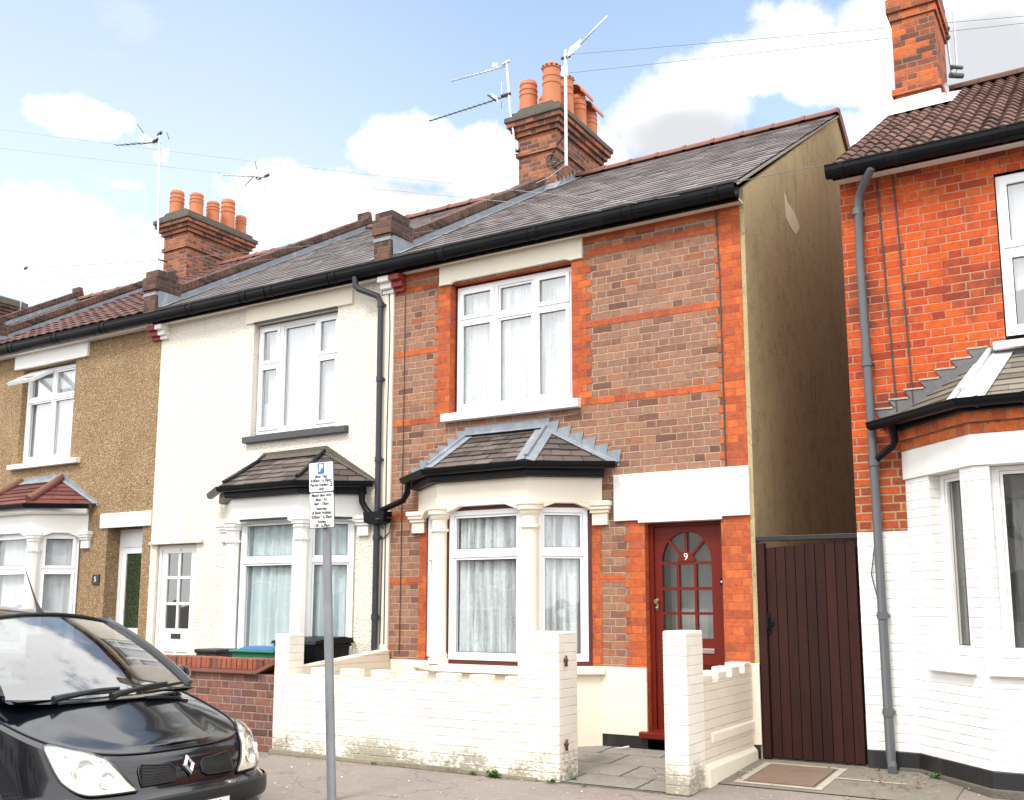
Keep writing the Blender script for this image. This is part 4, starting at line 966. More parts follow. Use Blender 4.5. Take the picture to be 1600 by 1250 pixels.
# door of number 7
b = MB(); b.wall(-2.925, -2.155, .12, 2.23, [(-2.88, -2.20, .15, 2.19)], .045, .08); b.build('door_frame', M['white'], H7, bevel=.004)
a0, a1 = -2.877, -2.203; yd = .06; gl, gr = -2.742, -2.232
gl, gr = -2.77, -2.31
pw = (gr-gl-.035)/2; hz = (2.12-1.13-.07)/3
cells = [(gl+k*(pw+.035), gl+k*(pw+.035)+pw, 1.13+j*(hz+.035), 1.13+j*(hz+.035)+hz) for k in range(2) for j in range(3)]
b = MB(); b.wall(a0, a1, .15, 2.19, cells+[(-2.76, -2.57, .3, .83), (-2.51, -2.32, .3, .83)], yd, .035)
for xa, xb in ((-2.76, -2.57), (-2.51, -2.32)): b.poly([(xa, yd+.014, .3), (xb, yd+.014, .3), (xb, yd+.014, .83), (xa, yd+.014, .83)])
d7 = b.build('front_door', M['white'], H7)
g = MB()
for a, c, d, e in cells: g.poly([(a, yd+.02, d), (c, yd+.02, d), (c, yd+.02, e), (a, yd+.02, e)])
g.build('pane', glass('bronze_glass', (.45, .42, .36), .12), d7)
MB().box(-2.63, -2.45, yd-.01, yd, 1.0, 1.065).build('letter_box', M['darkgrey'], d7, bevel=.003)
text_mesh('door_number', '7', .05, M['darkgrey'], facing((-2.52, yd-.003, 2.155)), d7)
# ---- number 5 -----------------------------------------------------
X5a, X5b = -7.155, -3.055
H5 = thing('terraced_house', 'tan pebbledash terraced house with red tiled bay roof and an open top window', 'house', (-5.1, 0, 0), 'terraced houses along the street')
ops = [(-6.24, -4.94, 3.565, 5.05), (-3.98, -3.23, .12, 2.50), (-6.51, -4.59, .25, 2.62)]
b = MB(); b.wall(X5a, X5b, .0, wt, ops, 0, .13); b.build('front_wall', M['pebble'], H5)
b = MB(); b.wall(-3.98, -3.23, .12, 2.5, [], .24, 0)
for x in (-3.98, -3.23): b.poly([(x, .13, .12), (x, .13, 2.5), (x, .30, 2.5), (x, .30, .12)])
b.poly([(-3.98, .13, 2.5), (-3.23, .13, 2.5), (-3.23, .30, 2.5), (-3.98, .30, 2.5)]); b.build('porch_recess', M['pebble'], H5)
b = MB(); b.extr([(-6.42, 5.06), (-4.63, 5.06), (-4.63, 5.284), (-6.42, 5.284)], 'y', -.045, .12); b.build('lintel', M['white'], H5, bevel=.008)
b = MB(); b.extr([(-4.115, 2.50), (-3.065, 2.50), (-3.065, 2.705), (-4.115, 2.705)], 'y', -.035, .13); b.build('door_lintel', M['white'], H5, bevel=.008)
x0, x1 = -6.235, -4.945
cells = grid_cells(x0, x1, 3.60, 5.03, [(-5.58, [4.56], (False, True)), (x1, [4.56], (False, False))])
w5 = window(H5, x0, x1, 3.60, 5.03, .09, [c for c in cells if not (c[2] > 4.5 and c[0] < -5.8)]+[(-6.18, -5.61, 4.59, 4.975, False)], glass='glassup', label='upstairs white window with its top left light propped open',
       curtains=[(x0+.03, -5.6, 3.62, 5.0, 'curtain', .9, .004, 0), (-5.58, x1-.03, 3.62, 5.0, 'curtain', .12, .02, 0)])
hx = lambda u, w_, z: (u, .07-(4.975-z)*math.sin(R(58))+w_*math.cos(R(58)), 4.985-(4.975-z)*math.cos(R(58))-w_*math.sin(R(58)))
f = MB(hx); f.wall(-6.20, -5.59, 4.57, 4.975, [(-6.145, -5.645, 4.625, 4.92)], -.02, .05); f.box(-6.20, -5.59, .028, .031, 4.57, 4.572)
for q in ((-6.20, -5.59, 4.57, 4.57), (-6.20, -5.59, 4.975, 4.975)): f.poly([(q[0], -.02, q[2]), (q[1], -.02, q[2]), (q[1], .03, q[2]), (q[0], .03, q[2])])
for x in (-6.20, -5.59): f.poly([(x, -.02, 4.57), (x, .03, 4.57), (x, .03, 4.975), (x, -.02, 4.975)])
ol = f.build('open_top_light', M['upvc'], w5); MB(hx).extr([(-6.145, 4.625), (-5.645, 4.625), (-5.645, 4.92), (-6.145, 4.92)], 'y', 0, .004).build('light_glass', M['glass'], w5)
sill(H5, -6.37, -4.69, 3.565, .085, .08, 'white')
shell(H5, X5a+.05, X5b-.05)
b = main_roof(H5, X5a+.10, X5b-.10, 'tile'); roof5 = b.build('roof', M['tile5'], H5)
MB().extr([(.2, rz(.2)+.02), (RY, RZ+.03), (RY, RZ+.09), (.2, rz(.2)+.075)], 'x', X5b-.33, X5b-.11).build('mortar_fillet', M['mortar'], roof5)
eaves(H5, X5a-.02, X5b-.021, 'white', (-6.2, -5.1, -4.0), 'fascia', True)
ridge(roof5, X5a+.1, X5b-.1)
parapet(H5, -7.15, 3.42)
chimney(roof5, -7.25, 3.57, 5.08, 0, 'stack', [(-7.46, 3.72, .145, .56, 'roll'), (-7.04, 3.85, .14, .46, 'roll'), (-7.04, 4.27, .135, .44, 'roll'), (-7.04, 4.66, .15, .62, 'roll'), (-7.04, 5.02, .12, .40, 'roll')], z_cap=8.94)
corbel(H5, -3.20, -3.036, 'redcorbel')
bay(H5, -5.55, 1.14, .55, .47, .84, 2.45, 2.71, dict(paint='white', plinth='white', roof='baytile', transom=1.93, net='curtain', rooftop=3.26, th=.45, per=.14, stepped=False, flash='lead', hip='ridge', hipw=0, hipr=.062, round=False, tile5=True, bfascia='white', frame='upvc', open2=True))
yd = .21; b = MB(); b.wall(-3.975, -3.235, .13, 2.49, [(-3.92, -3.29, .18, 2.24)], yd, .06); b.build('door_frame', M['upvc'], H5)
b = MB(); b.wall(-3.917, -3.293, .182, 2.237, [(-3.83, -3.38, 1.12, 2.15)], yd+.01, .04); b.poly([(-3.83, yd+.05, .3), (-3.38, yd+.05, .3), (-3.38, yd+.05, 1.12), (-3.83, yd+.05, 1.12)]); d5 = b.build('front_door', M['upvc'], H5)
MB().extr([(-3.83, 1.12), (-3.38, 1.12), (-3.38, 2.15), (-3.83, 2.15)], 'y', yd+.03, yd+.034).build('pane', M['greenglass'], d5)
pl = MB().box(-4.23, -4.08, -.022, -.0, 1.72, 1.86).build('number_plaque', M['darkgrey'], H5, bevel=.004)
text_mesh('number', '5', .10, M['white'], facing((-4.155, -.025, 1.79)), pl)
# ---- numbers 3 and 1: only their roofs and stacks rise into view ---
prev = -7.155
H3 = thing('terraced_house', 'far terraced house at the left edge, only its brown roof showing', 'house', (-9.2, 0, 0), 'terraced houses along the street')
def far_house(h, xa, xb, roofmat):
    b = MB(); b.wall(xa, xb, 0, wt, [(xa+.9, xa+2.3, 3.56, 5.05)], 0, .13); b.build('front_wall', M['pebble'], h)
    MB().poly([(xa+.9, .13, 3.5), (xa+2.3, .13, 3.5), (xa+2.3, .13, 5.1), (xa+.9, .13, 5.1)]) if 0 else None
    window(h, xa+.91, xa+2.29, 3.58, 5.03, .09, grid_cells(xa+.91, xa+2.29, 3.58, 5.03, [(xa+1.6, [4.5], (True, True)), (xa+2.29, [4.5], (False, False))]), curtains=[(xa+.93, xa+2.27, 3.6, 5.0, 'curtain', .1, .02, 0)])
    shell(h, xa+.05, xb-.05)
    b = main_roof(h, xa+.1, xb-.1, roofmat); r = b.build('roof', M['tile5'] if roofmat == 'tile' else M['slate'], h)
    eaves(h, xa-.02, xb-.021, 'white', (), 'fascia'); ridge(r, xa+.1, xb-.1)
    return r
far_house(H3, -11.255, -7.155, 'slate'); parapet(H3, -11.25, 4.24)
b = MB(); b.extr([(RY, 7.9), (RY+.12, 8.05), (RY+.02, 8.40), (RY-.06, 8.40)], 'x', -11.38, -11.12); b.build('ridge_block', M['parapet'], H3)
H1 = thing('terraced_house', 'farthest terraced house, only its chimney with one capped pot showing', 'house', (-13.3, 0, 0), 'terraced houses along the street')
r1 = far_house(H1, -15.355, -11.255, 'slate'); parapet(H1, -15.35, 3.42)
chimney(r1, -15.3, 3.9, 5.3, 0, 'parapet', [(-15.05, 4.35, .125, .62, 'hood'), (-15.5, 4.7, .12, .46, 'roll')], z_cap=8.82)
# ---- the house on the right ---------------------------------------
XRa, XRb = 6.20, 11.2
HR = thing('terraced_house', 'orange red brick house with white painted ground floor, large bay and brown roman tile roof', 'house', (8.6, 0, 0), 'terraced houses along the street')
pr_ = (7.475, 8.75)
ops = [(pr_[0], pr_[1], 3.60, 5.075), (6.95, 9.1, .3, 2.9)]
b = MB(); b.wall(XRa, XRb, 2.785, wt+.03, [ops[0], (6.95, 9.1, 2.785, 2.9)], 0, .11, 0)
b.build('front_wall', M['redright'], HR)
b = MB(); b.wall(XRa, XRb, 2.065, 2.785, [(6.95, 9.1, 2.065, 2.785)], 0, .11, 0); b.build('repointed_brickwork', M['redlow'], HR)
b = MB(); b.wall(XRa, XRb, .225, 2.065, [(6.95, 9.1, .225, 2.065)], 0, .1); b.build('painted_lower_wall', M['whitebrick'], HR)
b = MB()
n = 14
for i in range(n):   # gauged brick flat arch over the upstairs window
    a, c = i/n, (i+1)/n; xa, xb = pr_[0]-.02, pr_[1]+.02
    q = [(xa+(xb-xa)*a+.003, 5.075), (xa+(xb-xa)*c-.003, 5.075), (xa-.07+(xb-xa+.14)*c-.003, 5.285), (xa-.07+(xb-xa+.14)*a+.003, 5.285)]
    b.rnd = random.random(); b.extr(q, 'y', -.006, .1)
b.build('brick_arch', M['redright'], HR)
x0, x1 = pr_[0]+.01, pr_[1]-.01
window(HR, x0, x1, 3.66, 5.06, .03, grid_cells(x0, x1, 3.66, 5.06, [(x1, [4.40], (True, True))], b=.04), glass='glassup', sash=.055, label='upstairs white sash window',
       curtains=[(x0+.05, x1-.05, 4.06, 5.03, 'curtain', .5, .006, .02)])
sill(HR, 7.385, 8.84, 3.61, .075, .09, 'white')
shell(HR, XRa+.3, XRb)
b = MB(); b.extr([(.012, -.05), (.012, 5.26), (RY, RZ-.16), (8.5, 5.2), (8.5, -.05)], 'x', XRa+.004, XRa+.24); b.build('side_wall', M['redlow'], HR)
EZs = EZ; EZ -= .10; RZs = RZ; RZ -= .10
b = MB(); tiles(b, XRa-.045, XRb, .265, .135, .042)
b.poly([(XRa, RY, RZ-.01), (XRb, RY, RZ-.01), (XRb, 8.6, 5.3), (XRa, 8.6, 5.3)]); b.poly([(XRa, EY, EZ-.03), (XRb, EY, EZ-.03), (XRb, RY, RZ-.03), (XRa, RY, RZ-.03)])
roofR = b.build('roof', M['tileR'], HR)
MB().extr([(EY-.05, rz(EY-.05)-.05), (RY, RZ-.05), (RY, RZ+.012), (EY-.05, rz(EY-.05)+.012)], 'x', XRa-.03, XRa+.02).build('verge_strip', M['mortar'], roofR)
rg = MB(); xx = XRa
while xx < XRb:
    rg.extr([(RY-.13*math.cos(math.pi*i/8), RZ+.11*math.sin(math.pi*i/8)) for i in range(9)], 'x', xx, min(xx+.436, XRb), 0, True); xx += .44
rg.build('ridge_tiles', M['tileR'], roofR)
MB().box(XRa-.02, XRb, -.16, .0, 5.270, 5.298).build('soffit', M['fascia'], HR)
MB().box(XRa-.019, XRb, -.185, -.162, 5.250, 5.36).build('fascia_board', M['black'], HR)
gutter(HR, [(XRa-.06, -.25), (XRb, -.25)], 5.335, .064, (6.28, 6.75, 7.6, 8.5), deep=1.5)
ch = MB()
cx0, cx1, cy0, cy1 = XRa+.06, XRa+.55, 2.98, 3.82
for z0, z1, o in ((5.9, 7.50, .0), (7.50, 7.58, .035), (7.58, 8.47, 0), (8.47, 8.57, .022), (8.57, 8.75, .05)): ch.box(cx0-o, cx1+o, cy0-o, cy1+o, z0, z1)
cR = ch.build('chimney', M['stackred'], roofR, bevel=.006)
c = MB(); c.box(cx0-.03, cx1+.03, cy0-.03, cy1+.03, 8.75, 8.93); c.build('chimney_cap', M['cap'], cR, bevel=.015)
pot(cR, (cx0+cx1)/2, cy0+.3, 8.93, .12, .5); pot(cR, (cx0+cx1)/2, cy1-.2, 8.93, .12, .5)
fl = MB(); q = lambda y, d: rz(y)+d
fl.poly([(cx0-.05, cy0-.22, q(cy0-.22, .07)), (cx1+.12, cy0-.22, q(cy0-.22, .07)), (cx1+.06, cy0-.012, q(cy0, .16)), (cx0-.02, cy0-.012, q(cy0, .16))])
fl.poly([(cx0-.02, cy0-.012, q(cy0, .16)), (cx1+.012, cy0-.012, q(cy0, .16)), (cx1+.012, cy0-.010, q(cy0, .23)), (cx0-.02, cy0-.010, q(cy0, .22))])
for i in range(6):
    y = cy0+.14*i; fl.extr([(y, q(y, .05)), (y+.15, q(y+.15, .05)), (y+.15, q(y+.15, .09)), (y+.04, q(y, .26))], 'x', cx1+.006, cx1+.014)
fl.poly([(cx1+.005, cy0-.2, q(cy0-.2, .08)), (cx1+.16, cy0-.2, q(cy0-.2, .065)), (cx1+.16, cy1, q(cy1, .065)), (cx1+.005, cy1, q(cy1, .08))])
fl.build('stack_flashing', M['leadwhite'], roofR)
EZ, RZ = EZs, RZs
# bay of the right house
PB = [(6.62, 0), (7.235, -.68), (9.0, -.68), (9.62, 0)]
zs, zh, zf = .985, 2.50, 2.745
MB().sweep(PB, [(-.2, .225), (-.2, zs), (0, zs), (0, .225)], closed=True).build('bay_wall', M['whitebrick'], HR)
MB().sweep([(6.2, -.0)]+PB, [(-.1, -.1), (-.1, .228), (.014, .228), (.014, -.1)], closed=True).build('black_plinth', M['blackpaint'], HR, bevel=.006)
MB().sweep([(6.45, -.0)]+PB, [(-.1, -.1), (-.1, .12), (.034, .10), (.044, -.1)], closed=True).build('plinth_foot', M['cap'], HR, bevel=.01)
MB().sweep(PB, [(-.2, zh), (-.2, zf), (.02, zf), (.02, zh)], closed=True).build('bay_frieze', M['white'], HR, bevel=.006)
bc = MB()
for z0, z1, o in ((zf+.001, zf+.088, .022), (zf+.090, zf+.175, .05)): bc.sweep(PB, [(-.2, z0), (-.2, z1), (o, z1), (o, z0)], closed=True)
bc.build('brick_courses', brick('bay_red_brick', [(0, (.36, .08, .035)), (.5, (.52, .115, .035)), (1, (.60, .15, .045))], (.40, .27, .18), H=.0865, L=.112, flemish=False, v0=zf, mort=.012), HR)
def rbay(P, Q, spans, L):
    f_ = segxf(P, Q); edges = [0]+[e for s in spans for e in s]+[L]
    for a, c in zip(edges[0::2], edges[1::2]): MB(f_).box(a, c, .0, .2, zs, zh-.001).build('bay_pier', M['whitebrick'], HR, bevel=.008)
    for a, c in spans:
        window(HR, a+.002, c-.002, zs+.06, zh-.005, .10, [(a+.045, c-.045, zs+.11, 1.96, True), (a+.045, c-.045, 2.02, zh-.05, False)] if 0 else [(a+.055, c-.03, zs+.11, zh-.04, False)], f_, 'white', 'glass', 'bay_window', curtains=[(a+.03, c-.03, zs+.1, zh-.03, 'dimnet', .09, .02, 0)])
        q = MB(f_); q.extr([(-.06, zs-.065), (-.06, zs-.005), (.10, zs+.055), (.10, zs-.065)], 'x', a-.13, c+.08) if 0 else None
        v = MB(f_); v.faces([(a-.10, -.055, zs-.07), (c+.06, -.055, zs-.07), (c+.06, -.055, zs+.0), (a-.10, -.055, zs+.0), (a-.10, .10, zs-.07), (c+.06, .10, zs-.07), (c+.06, .10, zs+.058), (a-.10, .10, zs+.058)], [(0, 1, 2, 3), (4, 5, 6, 7), (3, 2, 6, 7), (0, 1, 5, 4), (0, 3, 7, 4), (1, 2, 6, 5)])
        v.build('window_sill', M['white'], HR, bevel=.008)
rbay(PB[0], PB[1], [(.335, .745)], math.hypot(.615, .68)); rbay(PB[1], PB[2], [(.115, 1.56)], 1.765); rbay(PB[2], PB[3], [(.18, .56)], math.hypot(.62, .68))
eo, ez, tz2 = .15, 2.985, 3.50; E1, E2 = Vector((7.235-.07, -.68-eo, ez)), Vector((9.07, -.68-eo, ez)); E0, E3 = Vector((6.45, 0, ez)), Vector((9.8, 0, ez)); T1, T2 = Vector((7.36, 0, tz2)), Vector((8.88, 0, tz2))
r = MB(); r.coursed(E1, E2, T2, T1, .115, .24, .012, 0, .003); r.coursed(E2, E3, T2+Vector((.01, 0, 0)), T2, .115, .24, .012, 0, .003); r.coursed(E0, E1, T1, T1-Vector((.01, 0, 0)), .115, .24, .012, 0, .003)
for qd in ([E1, E2, T2, T1], [E2, E3, T2], [E0, E1, T1]): r.poly([p_-Vector((0, 0, .012)) for p_ in qd])
ro = r.build('bay_roof', slate('grey_bay_slate', [(0, (.105, .092, .072)), (.5, (.15, .132, .105)), (1, (.20, .18, .145))], .7, lichen=.2), HR)
hp = MB(); n1 = (E2-E1).cross(T1-E1).normalized(); dr = (T1-E1).normalized()
hp.poly([E1+n1*.024, T1+n1*.022, T1+Vector((.17, 0, 0))+n1*.02, E1+Vector((.20, .0, 0))+n1*.022]); n0 = (E1-E0).cross(T1-E0).normalized(); hp.poly([E1+n0*.024, T1+n0*.022, T1+(E0-T1)*.14+n0*.02, E1+(E0-E1)*.12+n0*.022])
hp.build('bay_hip', M['leadwhite'], ro); MB().tube([E1+dr*.14+Vector((0, 0, .04)), T1+Vector((-.01, -.01, .05))], .024, 8).build('hip_roll', M['leadwhite'], ro)
fl = MB(); nst = 7
for i in range(nst):
    a, e = E0.lerp(T1, i/nst), E0.lerp(T1, (i+1)/nst)
    fl.extr([(a.x-.01, a.z-.03), (e.x+.03, e.z-.03), (e.x+.035, e.z+.075), (a.x-.055, e.z+.062+.012), (a.x+.02, a.z+.045)], 'y', -.012-.0006*i, -.004)
fl.extr([(T1.x-.06, tz2-.02), (T2.x, tz2-.02), (T2.x, tz2+.055), (T1.x-.04, tz2+.055)], 'y', -.018, -.004); fl.build('stepped_flashing', plain('dark_lead', (.12, .12, .125), .6, .25, 8, .004, 25, dirt=(.45, .45, .45), dirt_amt=.3), ro)
fe = MB()
for i in range(nst):
    a, e = E0.lerp(T1, i/nst), E0.lerp(T1, (i+1)/nst); fe.box(a.x-.055, e.x-.02, -.022, -.012, e.z+.074, e.z+.088)
fe.build('pointing_line', M['mortar'], ro)
MB().sweep(PB, [(-.1, zf+.176), (-.1, zf+.25), (.10, zf+.25), (.10, zf+.176)], closed=True).build('bay_fascia', M['black'], HR)
gutter(HR, [(6.50, -.01), (7.235, -.68), (9.0, -.68), (9.75, -.01)], 2.985, .054, (), 'black', 'bay_gutter', off=.16)
for xx in (7.30, 7.62, 8.4):
    MB().sweep([(xx, -.68), (xx+.03, -.68)], [(.16+.062*math.cos(math.pi+math.pi*i/9), 2.985+.062*math.sin(math.pi+math.pi*i/9)) for i in range(10)]+[(.225, 3.004), (.095, 3.004)], closed=True).build('gutter_clip', M['black'], HR)
pipe(HR, [(6.535, -.255, 5.33), (6.53, -.25, 5.26), (6.42, -.12, 5.15), (6.375, -.08, 5.06), (6.36, -.075, 4.5), (6.385, -.075, 2.8), (6.40, -.075, .16), (6.415, -.11, .12), (6.43, -.20, .10)], .037, 'grey', joints=[(6.362, -.075, 4.95), (6.374, -.075, 3.55), (6.386, -.075, 2.66), (6.393, -.075, 1.35), (6.398, -.075, .55)])
pipe(HR, [(6.575, -.14, 2.95), (6.58, -.13, 2.83), (6.56, -.11, 2.79), (6.44, -.085, 2.71), (6.40, -.08, 2.68)], .03, 'black', 'bay_waste_pipe')
for xx in (6.56, 6.70): pipe(HR, [(xx-.03, -.012, 5.25), (xx, -.012, 4.2), (xx+.03, -.012, 3.1)], .007, 'cable', 'wall_cable')
pipe(HR, [(6.35, -.015, 1.98), (6.31, -.03, 1.7), (6.36, -.03, 1.45), (6.36, -.03, .7)], .005, 'cable', 'wall_cable')
# ------------------------------------------------------------------ front walls
gw9 = thing('garden_wall', 'low cream painted brick wall with battlemented top and two pillars before the brown brick house', 'garden wall', (2.5, -1.55, 0), 'low walls before the houses')
b = MB(); b.box(1.085, 3.72, -1.615, -1.505, 0, .767)
x = 3.578
for xa, xb in ((3.21, 3.416), (2.854, 3.068), (2.485, 2.70), (2.11, 2.325), (1.74, 1.955), (1.37, 1.585), (3.578, 3.72)): b.box(xa, xb, -1.6146, -1.5054, .767, .838+random.uniform(-.004, .004))
b.build('wall_panel', M['creambrick'], gw9, bevel=.009)
MB().box(.895, 1.085, -1.62, -1.40, 0, 1.155).build('pillar', M['creambrick'], gw9, bevel=.012)
pa = MB(); pa.box(3.705, 4.105, -1.62, -1.28, 0, 1.215); pa = pa.build('pillar', M['creambrick'], gw9, bevel=.014)
for z in (.30, .98):
    q = MB(); q.tube([(4.10, -1.52, z), (4.135, -1.52, z)], .016, 8); q.tube([(4.125, -1.52, z-.05), (4.125, -1.52, z+.04)], [.012, .009], 8); q.build('gate_hinge_pin', M['rust'], pa)
b = MB(); b.extr([(.86, -.0), (3.9, 0), (3.9, .03), (3.0, .045), (2.0, .035), (.9, .05)], 'y', -1.638, -1.60); b.build('wall_foot', ground_mat('rough_cement_foot', (.27, .235, .18), .3, patch=(.12, .11, .06)), gw9, bevel=.006)
gr = thing('garden_wall', 'cream painted side wall with a tall front pillar, right of the dark red door', 'garden wall', (5.13, -.8, 0), 'low walls before the houses')
b = MB(); b.box(5.035, 5.222, -1.25, -.02, 0, .80)
for k, (ya, yb) in enumerate(((-1.24, -1.03), (-.90, -.69), (-.56, -.35), (-.22, -.024))): b.box(5.036, 5.221, ya, yb, .80, .868+.02*k)
for ya, yb, z in ((-1.03, -.90, .815), (-.69, -.56, .835), (-.35, -.22, .85)): b.box(5.0365, 5.2205, ya, yb, .80, z)
b.build('wall_panel', M['pinkbrick'], gr, bevel=.010)
MB().box(5.03, 5.226, -1.62, -1.245, 0, 1.238).build('pillar', M['creambrick'], gr, bevel=.016)
b = MB(); b.extr([(5.2, .0), (5.262, .0), (5.256, .155), (5.222, .19), (5.2, .19)], 'y', -1.25, -.021); b.extr([(5.2, .335), (5.236, .335), (5.236, .405), (5.222, .42), (5.2, .42)], 'y', -1.10, -.022); b.build('wall_band', M['cream'], gr, bevel=.008)
gl_ = thing('garden_wall', 'plain cream rendered dividing wall sloping up behind the parking sign post', 'garden wall', (1.0, -.7, 0), 'low walls before the houses')
b = MB(); b.extr([(-1.40, 0), (-.03, 0), (-.03, .945), (-1.40, .825)], 'x', .93, 1.083); b.build('wall_panel', M['pinkbrick'], gl_, bevel=.008)
g7 = thing('garden_wall', 'brown brick garden wall with brick on edge coping before the cream roughcast house', 'garden wall', (-1.0, -1.5, 0), 'low walls before the houses')
MB().box(-3.02, .893, -1.60, -1.40, 0, .755).build('wall_panel', M['wallbrick'], g7)
b = MB(); b.box(-3.03, .66, -1.645, -1.37, .755, .772); b.box(-3.03, .66, -1.63, -1.38, .772, .788); b.extr([(.66, .755), (.893, .85), (.893, .883), (.66, .788)], 'y', -1.64, -1.375); b.build('tile_creasing', M['ridge'], g7)
b = MB(); x = -3.02; i = 0
while x < .885:
    e = 0 if x < .62 else (x-.62)*.28
    b.box(x+.004, x+.071, -1.605+random.uniform(-.004, .004), -1.395, .789+e, .898+random.uniform(-.004, .004)+(e*.2)); x += .075
b.build('coping', brick('coping_brick', [(0, (.13, .055, .04)), (.4, (.24, .075, .045)), (.8, (.34, .10, .05)), (1, (.17, .08, .06))], (.3, .24, .2), H=.30, L=.075, flemish=False, mort=.004), g7, bevel=.006)
g5 = thing('garden_wall', 'low dark brown wall beside the narrow glazed door of the tan house', 'garden wall', (-3.2, -.7, 0), 'low walls before the houses')
b = MB(); b.box(-3.16, -3.02, -1.45, -.02, 0, .98); b.build('wall_panel', M['wallbrick'], g5, bevel=.008)
g5b = thing('garden_wall', 'dark brick garden wall hidden mostly behind the parked car', 'garden wall', (-5, -1.5, 0), 'low walls before the houses')
MB().box(-7.1, -3.05, -1.60, -1.40, 0, .80).build('wall_panel', M['wallbrick'], g5b)
# ------------------------------------------------------------------ side gate
gt = thing('side_gate', 'tall dark brown boarded gate closing the passage between the two houses', 'gate', (5.74, 0, .08))
b = MB(); nb = 9; xa, xb = 5.375, 6.175
for i in range(nb):
    a, e = xa+(xb-xa)*i/nb, xa+(xb-xa)*(i+1)/nb; b.rnd = random.random()
    za, zb = 1.955+.055*(a-xa)/(xb-xa), 1.955+.055*(e-xa)/(xb-xa)
    b.extr([(a+.0025, .095+random.uniform(0, .008)), (e-.0025, .095+random.uniform(0, .008)), (e-.0025, zb), (a+.0025, za)], 'y', .02+random.uniform(-.0015, .0015), .045)
b.build('boards', M['gate'], gt, bevel=.003)
MB().box(5.376, 6.174, .046, .085, .1, 1.95).build('backing', M['gate'], gt)
MB().box(5.302, 5.370, -.01, .06, .09, 2.0).build('gate_post', M['gate'], gt, bevel=.004)
MB().box(5.294, 6.2, -.005, .07, 2.018, 2.062).build('gate_beam', M['blackpaint'], gt, bevel=.004)
b = MB(); b.extr([(5.36, 1.18), (5.40, 1.18), (5.405, 1.25), (5.43, 1.26), (5.43, 1.29), (5.40, 1.30), (5.395, 1.37), (5.365, 1.37)], 'y', .005, .018); b.tube([(5.385, .005, 1.33), (5.385, -.03, 1.31), (5.385, -.03, 1.23), (5.385, .005, 1.21)], .008, 8); b.build('gate_latch', M['black'], gt)
# ------------------------------------------------------------------ parking sign
lean = -.062
def sxf(u, w_, z): return (2.984+lean*z+u, -3.10+w_, z)
sg = thing('parking_sign', 'leaning grey steel post with two white parking plates on the pavement', 'parking sign', (2.984, -3.1, 0))
b = MB(sxf); b.lathe(0, 0, [(.035, -.02), (.035, 2.52), (0, 2.525)], 20)
b.build('post', plain('galvanised_post', (.25, .265, .28), .5, .22, 5, .001, 40, metal=.35, dirt=(.11, .118, .12), dirt_amt=.8, dscale=5), sg)
b = MB(sxf)
for z in (2.47, 2.12): b.lathe(0, 0, [(.036, z-.014), (.043, z-.014), (.043, z+.014), (.036, z+.014)], 20); b.box(-.05, .05, -.047, -.039, z-.013, z+.013)
b.build('clip', M['alu'], sg)
def plate(z0, z1, nm):
    r_ = .012; q = []
    for cx_, cz_, a0 in ((.128-r_, z1-r_, 0), (-.128+r_, z1-r_, 90), (-.128+r_, z0+r_, 180), (.128-r_, z0+r_, 270)):
        q += [(cx_+r_*math.cos(R(a0+30*k)), cz_+r_*math.sin(R(a0+30*k))) for k in range(4)]
    back = MB(sxf); back.extr(q, 'y', -.052, -.048, 1); zc = (z0+z1)/2
    back.extr([(x*.965, zc+(z-zc)*(1-.009/(z1-z0))) for x, z in q], 'y', -.0532, -.0515, 0)
    return back.build('sign_plate', [plain('sign_white', (.84, .84, .83), .35, .01), M['darkgrey']], sg)
p1 = plate(2.312, 2.552, 'a'); p2 = plate(2.030, 2.310, 'b')
M['ink'] = plain('sign_lettering', (.012, .012, .014), .5, .0); M['blue'] = plain('sign_blue', (.015, .16, .55), .4, .0)
tl = math.atan(lean)
def sp(u, z, out=.0545): return facing(sxf(u, -out, z)) 
def lines(par, rows, sz):
    for s_, z, u in rows: text_mesh('lettering', s_, sz, M['ink'], sp(u, z), par, .0006, sx=.92, bold=.0007)
lines(p1, [('Mon - Sat', 2.435, 0), ('8.00am - 6.30pm', 2.404, 0), ('Permit holders', 2.370, -.018), ('only', 2.338, 0)], .034)
b = MB(sxf); b.box(-.034, .034, -.0545, -.0535, 2.456, 2.543); b.build('parking_symbol', M['blue'], p1)
text_mesh('lettering', 'P', .078, M['white'], sp(0, 2.501, .0555), p1, .0006, bold=.004)
b = MB(sxf); b.box(.088, .114, -.0545, -.0535, 2.352, 2.390); b.build('zone_box', M['ink'], p1); text_mesh('lettering', 'K', .032, M['white'], sp(.101, 2.371, .0555), p1, .0006, bold=.001)
lines(p2, [('Match days only', 2.288, 0), ('Mon - Fri', 2.252, 0), ('8am - 10pm', 2.221, 0), ('Saturday', 2.182, 0), ('& Bank Holiday', 2.150, 0), ('8.00am - 6.30pm', 2.117, 0), ('Sunday', 2.081, 0), ('1.00 - 6.30pm', 2.050, 0)], .034)
